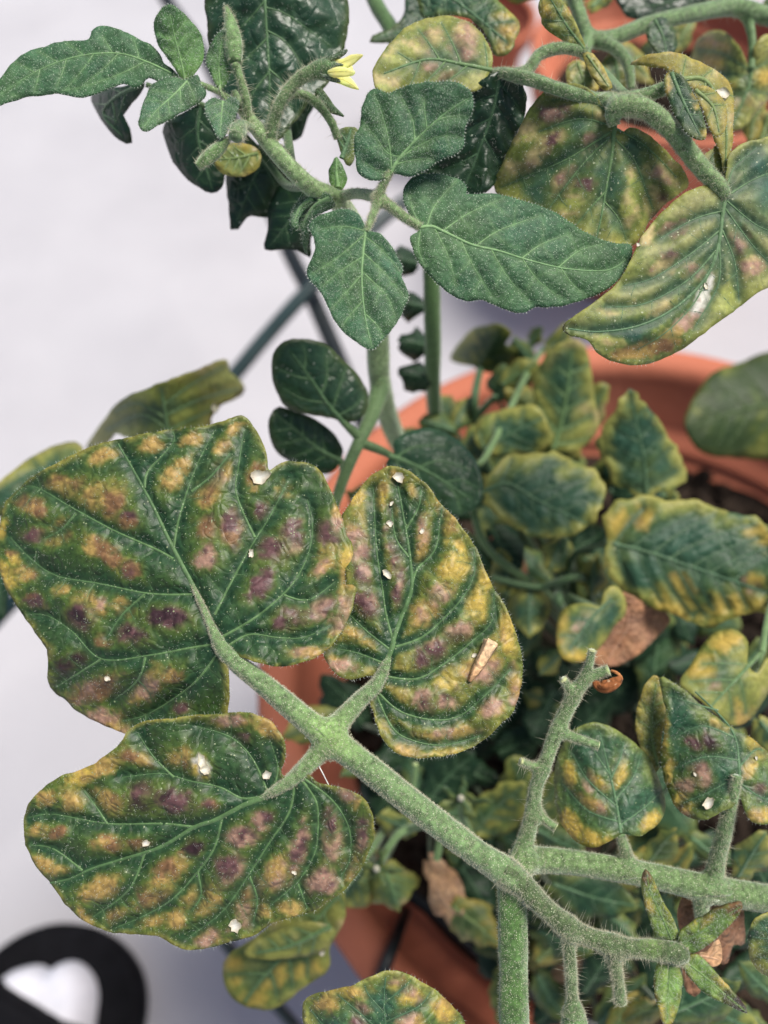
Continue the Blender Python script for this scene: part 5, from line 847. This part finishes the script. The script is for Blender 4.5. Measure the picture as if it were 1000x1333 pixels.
FILL = [  # dark entries put the deep shade between pot leaves into leaf colour
 ((760, 1150), (700, 1230), .6, .265, 'mid'), ((830, 1180), (770, 1230), .6, .26, 'margin'), ((900, 1180), (850, 1260), .5, .255, 'mid'), ((700, 1270), (740, 1330), .6, .28, 'mid'), ((780, 1330), (840, 1270), .6, .27, 'mid'), ((960, 1160), (1010, 1230), .5, .25, 'mid'), ((640, 1150), (580, 1110), .6, .28, 'mid'), ((560, 1060), (530, 990), .6, .28, 'mid'), ((900, 1090), (960, 1130), .5, .25, 'mid'), ((700, 1080), (760, 1110), .6, .255, 'mid'), ((860, 1110), (790, 1160), .5, .26, 'yel2'), ((940, 1310), (1000, 1345), .6, .24, 'mid'), ((660, 720), (720, 760), .6, .285, 'mid'), ((700, 800), (650, 860), .6, .28, 'mid'), ((730, 930), (680, 900), .6, .28, 'olive'),
 ((590, 560), (548, 548), .9, .29, 'mid'), ((612, 520), (590, 560), .7, .295, 'margin'), ((640, 560), (600, 600), .7, .285, 'margin'), ((655, 500), (700, 470), .7, .30, 'yellow'), ((650, 520), (655, 470), .7, .31, 'mid'), ((700, 540), (660, 505), .6, .295, 'yel2'), ((716, 470), (740, 420), .6, .31, 'margin'), ((690, 470), (668, 440), .7, .31, 'mid'), ((750, 560), (790, 500), .5, .30, 'yellow'), ((720, 600), (680, 640), .6, .275, 'margin'), ((560, 600), (520, 560), .8, .30, 'mid'), ((860, 700), (880, 640), .6, .28, 'margin'), ((640, 740), (600, 690), .6, .28, 'mid'),
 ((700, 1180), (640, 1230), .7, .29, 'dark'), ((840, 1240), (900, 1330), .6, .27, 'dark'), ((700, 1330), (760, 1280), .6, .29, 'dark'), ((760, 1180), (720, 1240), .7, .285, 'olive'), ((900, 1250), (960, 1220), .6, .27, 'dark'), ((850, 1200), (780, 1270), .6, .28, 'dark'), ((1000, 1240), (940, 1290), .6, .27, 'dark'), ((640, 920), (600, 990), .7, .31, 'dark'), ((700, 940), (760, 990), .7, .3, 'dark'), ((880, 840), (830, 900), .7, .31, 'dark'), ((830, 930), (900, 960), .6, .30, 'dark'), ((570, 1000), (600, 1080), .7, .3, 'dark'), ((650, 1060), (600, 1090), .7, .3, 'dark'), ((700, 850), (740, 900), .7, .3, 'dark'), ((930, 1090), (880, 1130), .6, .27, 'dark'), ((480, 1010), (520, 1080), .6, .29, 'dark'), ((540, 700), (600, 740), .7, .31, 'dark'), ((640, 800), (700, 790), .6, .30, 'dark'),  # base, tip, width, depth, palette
 ((690, 448), (704, 424), .9, .32, 'mid'), ((660, 520), (690, 500), .8, .31, 'mid'), ((590, 555), (560, 520), 1.0, .31, 'margin'), ((560, 545), (590, 570), .8, .31, 'mid'),
 ((668, 770), (650, 715), .8, .275, 'margin'), ((680, 745), (640, 700), .6, .28, 'dead'), ((735, 700), (715, 745), .9, .262, 'margin'), ((770, 770), (775, 728), .9, .258, 'margin'),
 ((690, 765), (690, 830), .8, .265, 'margin'), ((660, 770), (640, 830), .8, .27, 'olive'), ((730, 850), (700, 880), .7, .27, 'margin'), ((745, 960), (800, 900), .6, .28, 'dark'),
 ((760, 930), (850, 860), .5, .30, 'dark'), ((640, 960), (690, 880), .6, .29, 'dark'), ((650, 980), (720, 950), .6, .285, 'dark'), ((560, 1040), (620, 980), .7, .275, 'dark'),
 ((580, 1060), (660, 1060), .5, .27, 'mid'), ((620, 1080), (685, 1020), .7, .265, 'olive'), ((690, 1050), (665, 985), .8, .27, 'olive'), ((470, 940), (420, 880), .7, .30, 'dark'), ((440, 930), (370, 960), .6, .27, 'olive'), ((490, 990), (440, 1010), .6, .28, 'mid'),
 ((560, 1010), (500, 1010), .7, .285, 'dark'), ((480, 1110), (440, 1060), .8, .27, 'margin'), ((500, 1130), (520, 1185), 1.1, .262, 'yellow'), ((480, 1130), (440, 1180), .9, .265, 'margin'), ((540, 1080), (490, 1060), .7, .27, 'margin'),
 ((560, 1120), (600, 1190), .5, .272, 'tan'), ((600, 1200), (560, 1140), .55, .27, 'tan'), ((600, 1130), (640, 1200), .8, .275, 'dark'), ((590, 1180), (650, 1230), .7, .268, 'yel2'), ((640, 1090), (600, 1130), .6, .28, 'dark'),
 ((720, 1200), (760, 1160), .8, .25, 'mid'), ((700, 1210), (770, 1240), .6, .26, 'mid'), ((790, 1190), (830, 1230), .7, .25, 'mid'), ((700, 1250), (750, 1200), .6, .262, 'yel2'), ((760, 1290), (800, 1220), .6, .265, 'dark'), ((820, 1260), (780, 1200), .5, .262, 'mid'),
 ((720, 1150), (830, 1180), .55, .245, 'mid'), ((770, 1250), (700, 1300), .5, .29, 'tan'), ((830, 1300), (790, 1350), .6, .26, 'yel2'), ((870, 1320), (960, 1280), .7, .215, 'mid'), ((980, 1340), (900, 1300), .6, .22, 'margin'), ((1010, 1300), (960, 1250), .5, .23, 'mid'), ((860, 1310), (810, 1330), .7, .235, 'yel2'),
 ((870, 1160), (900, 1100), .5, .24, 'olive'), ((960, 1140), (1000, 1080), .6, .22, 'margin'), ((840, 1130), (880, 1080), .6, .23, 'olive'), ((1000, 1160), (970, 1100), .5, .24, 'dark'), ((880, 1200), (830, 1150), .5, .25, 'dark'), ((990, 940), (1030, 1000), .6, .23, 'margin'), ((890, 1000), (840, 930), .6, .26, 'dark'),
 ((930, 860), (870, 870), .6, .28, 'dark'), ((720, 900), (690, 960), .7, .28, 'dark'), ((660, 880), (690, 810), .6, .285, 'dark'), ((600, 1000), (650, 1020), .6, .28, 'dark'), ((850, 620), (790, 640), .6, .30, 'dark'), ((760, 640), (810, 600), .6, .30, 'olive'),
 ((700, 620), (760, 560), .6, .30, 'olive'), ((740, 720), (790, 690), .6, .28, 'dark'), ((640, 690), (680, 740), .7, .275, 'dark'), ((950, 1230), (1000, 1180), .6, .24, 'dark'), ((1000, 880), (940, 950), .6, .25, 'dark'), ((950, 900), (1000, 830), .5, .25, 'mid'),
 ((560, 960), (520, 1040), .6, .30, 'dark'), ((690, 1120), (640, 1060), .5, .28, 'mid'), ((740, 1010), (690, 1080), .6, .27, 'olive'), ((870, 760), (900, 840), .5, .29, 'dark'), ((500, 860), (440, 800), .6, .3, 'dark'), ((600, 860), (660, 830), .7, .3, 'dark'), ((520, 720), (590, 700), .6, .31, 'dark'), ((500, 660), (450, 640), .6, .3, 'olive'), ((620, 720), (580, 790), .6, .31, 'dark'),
]
rs = np.random.RandomState(5)
for _ in range(46):
    bx, by = rs.uniform(560, 930), rs.uniform(520, 1300)
    if by > 1120 and bx < 640: continue
    an = rs.uniform(0, 6.28); ln = rs.uniform(55, 105)
    FILL.append(((bx, by), (bx + ln * math.cos(an), by + ln * math.sin(an)), rs.uniform(.55, .85), rs.uniform(.285, .325), ['mid', 'mid', 'margin', 'dark', 'olive'][rs.randint(5)]))
for i, (b, t, wd, d, pl) in enumerate(FILL):
    par = pBush if b[0] > 560 else pSide
    qleaf('dead_leaf' if pl in ('dead', 'tan') else 'leaf', par, b, t, wd, d, d - .004, pal=pl, mat='dead' if pl in ('dead', 'tan') else 'far', seed=300 + i, step=8, lob=.2)
    hx, hy, hd = (hub if b[0] > 560 and b[1] < 1000 else (soil_pt(740, 1180) if b[0] > 560 else soil_pt(560, 980)))
    q = .55; pet(par, [(hx, hy, hd), (b[0] * q + hx * (1 - q), b[1] * q + hy * (1 - q), max(d + .02, hd * .5 + d * .5)), (b[0], b[1], d)], 8, 400 + i, (.06, .12, .045))
# old flower stars deep in the pot
def star(x, y, d, r, seed, par):
    rs = np.random.RandomState(seed)
    for k in range(5):
        a = rs.uniform(-.2, .2) + k * 1.2566; ex, ey = x + r * math.cos(a), y + r * .8 * math.sin(a)
        qleaf('sepal', par, (x, y), (ex, ey), .28, d, d - .002, pal='mid', seed=seed + k, step=6, nv=1, vw=(3, 1), cup=.001)
    tube('pistil', par, [(x, y, d - .001, 8), (x, y - 1, d - .004, 10), (x, y - 2, d - .0055, 5)], (.5, .47, .36), 'far_stem', seed=seed)
star(600, 1040, .245, 40, 500, pBush); star(490, 1132, .25, 36, 510, pSide); 
tube('pedicel', pBush, [(600, 1042, .245, 12), (605, 1070, .25, 11), (640, 1120, .27, 11), soil_pt(740, 1180) + (9,)], ST, 'far_stem', seed=520)
tube('pedicel', pSide, [(490, 1132, .25, 10), (508, 1100, .252, 11), (530, 1080, .254, 12), (590, 1070, .258, 13), soil_pt(660, 1100) + (12,)], ST, 'far_stem', seed=521)
tube('stub', pSide, [(575, 1080, .258, 11), (572, 1100, .256, 11), (568, 1120, .255, 10)], ST, 'far_stem', seed=522, tipcol=(.4, .5, .2))
tube('stub', pSide, [(536, 1030, .25, 8), (540, 1010, .249, 8), (541, 994, .248, 7)], ST, 'far_stem', seed=523, tipcol=(.4, .5, .2))

# ---------------- mottled leaves over the left rim
sk2 = dict(mat='far', step=8, vw=(9, 4), bulge=.002, bs=13, cup=.008)
leaf('leaf', pSide, [(112, 584), (124, 562), (136, 546), (157, 521), (196, 504), (245, 486), (280, 471), (297, 468), (299, 483), (317, 500), (315, 514), (288, 528), (276, 545), (268, 570), (210, 580), (165, 570), (150, 565), (138, 582), (120, 600)], [(222, 580), (216, 540), (210, 505)], [[(219, 560), (185, 540), (140, 560)], [(217, 545), (180, 525), (150, 535)], [(215, 525), (250, 500), (290, 478)], [(217, 540), (260, 520), (310, 506)], [(219, 560), (250, 545), (285, 530)]], db=.242, dt=.232, seed=530, pal='yellow', patches=[(262, 512, 34, 6, 0, 'g'), (285, 492, 26, 6, -10, 'g'), (185, 515, 26, 7, -20, 'g'), (165, 560, 14, 10, 0, 'g'), (240, 545, 10, 20, 60, 'g')], spots=[(280, 531, 6, 62)], label='blurred mottled leaf behind the big leaflet', **sk2)
leaf('leaf', pSide, [(-20, 640), (0, 626), (21, 609), (52, 588), (87, 575), (106, 580), (112, 610), (90, 650), (20, 670), (-30, 670)], [(100, 640), (60, 610), (0, 640)], None, db=.25, dt=.245, seed=531, nv=4, pal='margin', **sk2)
leaf('leaf', pSide, [(-10, 700), (6, 680), (14, 730), (8, 790), (3, 806), (-14, 790)], [(0, 690), (0, 740), (0, 796)], None, db=.25, seed=532, nv=3, pal='dark', **sk2)
leaf('leaf', pSide, [(440, 1160), (450, 1180), (448, 1200), (430, 1232), (428, 1262), (400, 1282), (360, 1312), (322, 1312), (297, 1292), (290, 1262), (300, 1240), (330, 1222), (380, 1180)], [(440, 1165), (400, 1210), (345, 1270), (318, 1305)], None, db=.232, dt=.236, seed=533, nv=5, pal='yellow', patches=[(355, 1275, 12, 22, 40, 'y'), (330, 1300, 16, 10, 0, 'y'), (410, 1220, 14, 16, 30, 'yt'), (305, 1262, 8, 20, 0, 'y'), (400, 1265, 16, 10, -30, 'y')], spots=[(419, 1240, 5, 65)], label='round yellow mottled leaf below the spotted leaflet', **sk2)
leaf('leaf', pSide, [(400, 1200), (360, 1212), (330, 1226), (318, 1244), (345, 1250), (390, 1246), (425, 1236), (436, 1210)], [(430, 1205), (380, 1230), (335, 1240)], None, db=.226, seed=534, nv=4, pal='yellow', **sk2)
pet(pSide, [soil_pt(560, 980), (450, 800, .30), (330, 680, .255), (240, 600, .246), (222, 582, .242)], 13, 540); pet(pSide, [(330, 680, .255), (200, 650, .255), (100, 642, .25), (20, 690, .25)], 11, 541)
pet(pSide, [soil_pt(560, 980), (500, 1080, .28), (460, 1140, .245), (440, 1166, .232)], 12, 542)

# ---------------- small loose things resting on the leaves
def curl(pts, wpx, seed):
    p = np.asarray(pts, float); return p
hx = np.array([640, 634, 626, 618, 611.]); hy = np.array([836, 848, 862, 876, 887.])
dd = d_fn_B(hx, hy) - np.array([.0013, .0014, .0012, .0009, .0004])
q = [(a, b, c, wd) for a, b, c, wd in zip(hx, hy, dd, [21, 17, 15, 11, 5])]
o = tube('dry_petal', None, q, (.85, .62, .38), 'dead', seed=550, ridge=.22, sides=12, col2=(.75, .42, .2))
tag(o, 'curled beige dry flower petal lying on the bright mottled leaflet', 'dry petal')
hx = np.array([408, 412, 420, 426, 430.]); hy = np.array([972, 990, 1006, 1018, 1026.])
o = tube('fibre', None, [(a, b, .1612, 1.6) for a, b in zip(hx, hy)], (.8, .8, .75), 'far_stem', seed=551, sides=5)
tag(o, 'thin white fibre caught below the junction of the spotted leaflets', 'fibre')
for i, (x, y) in enumerate([(687, 1078), (683, 1084)]):
    pass
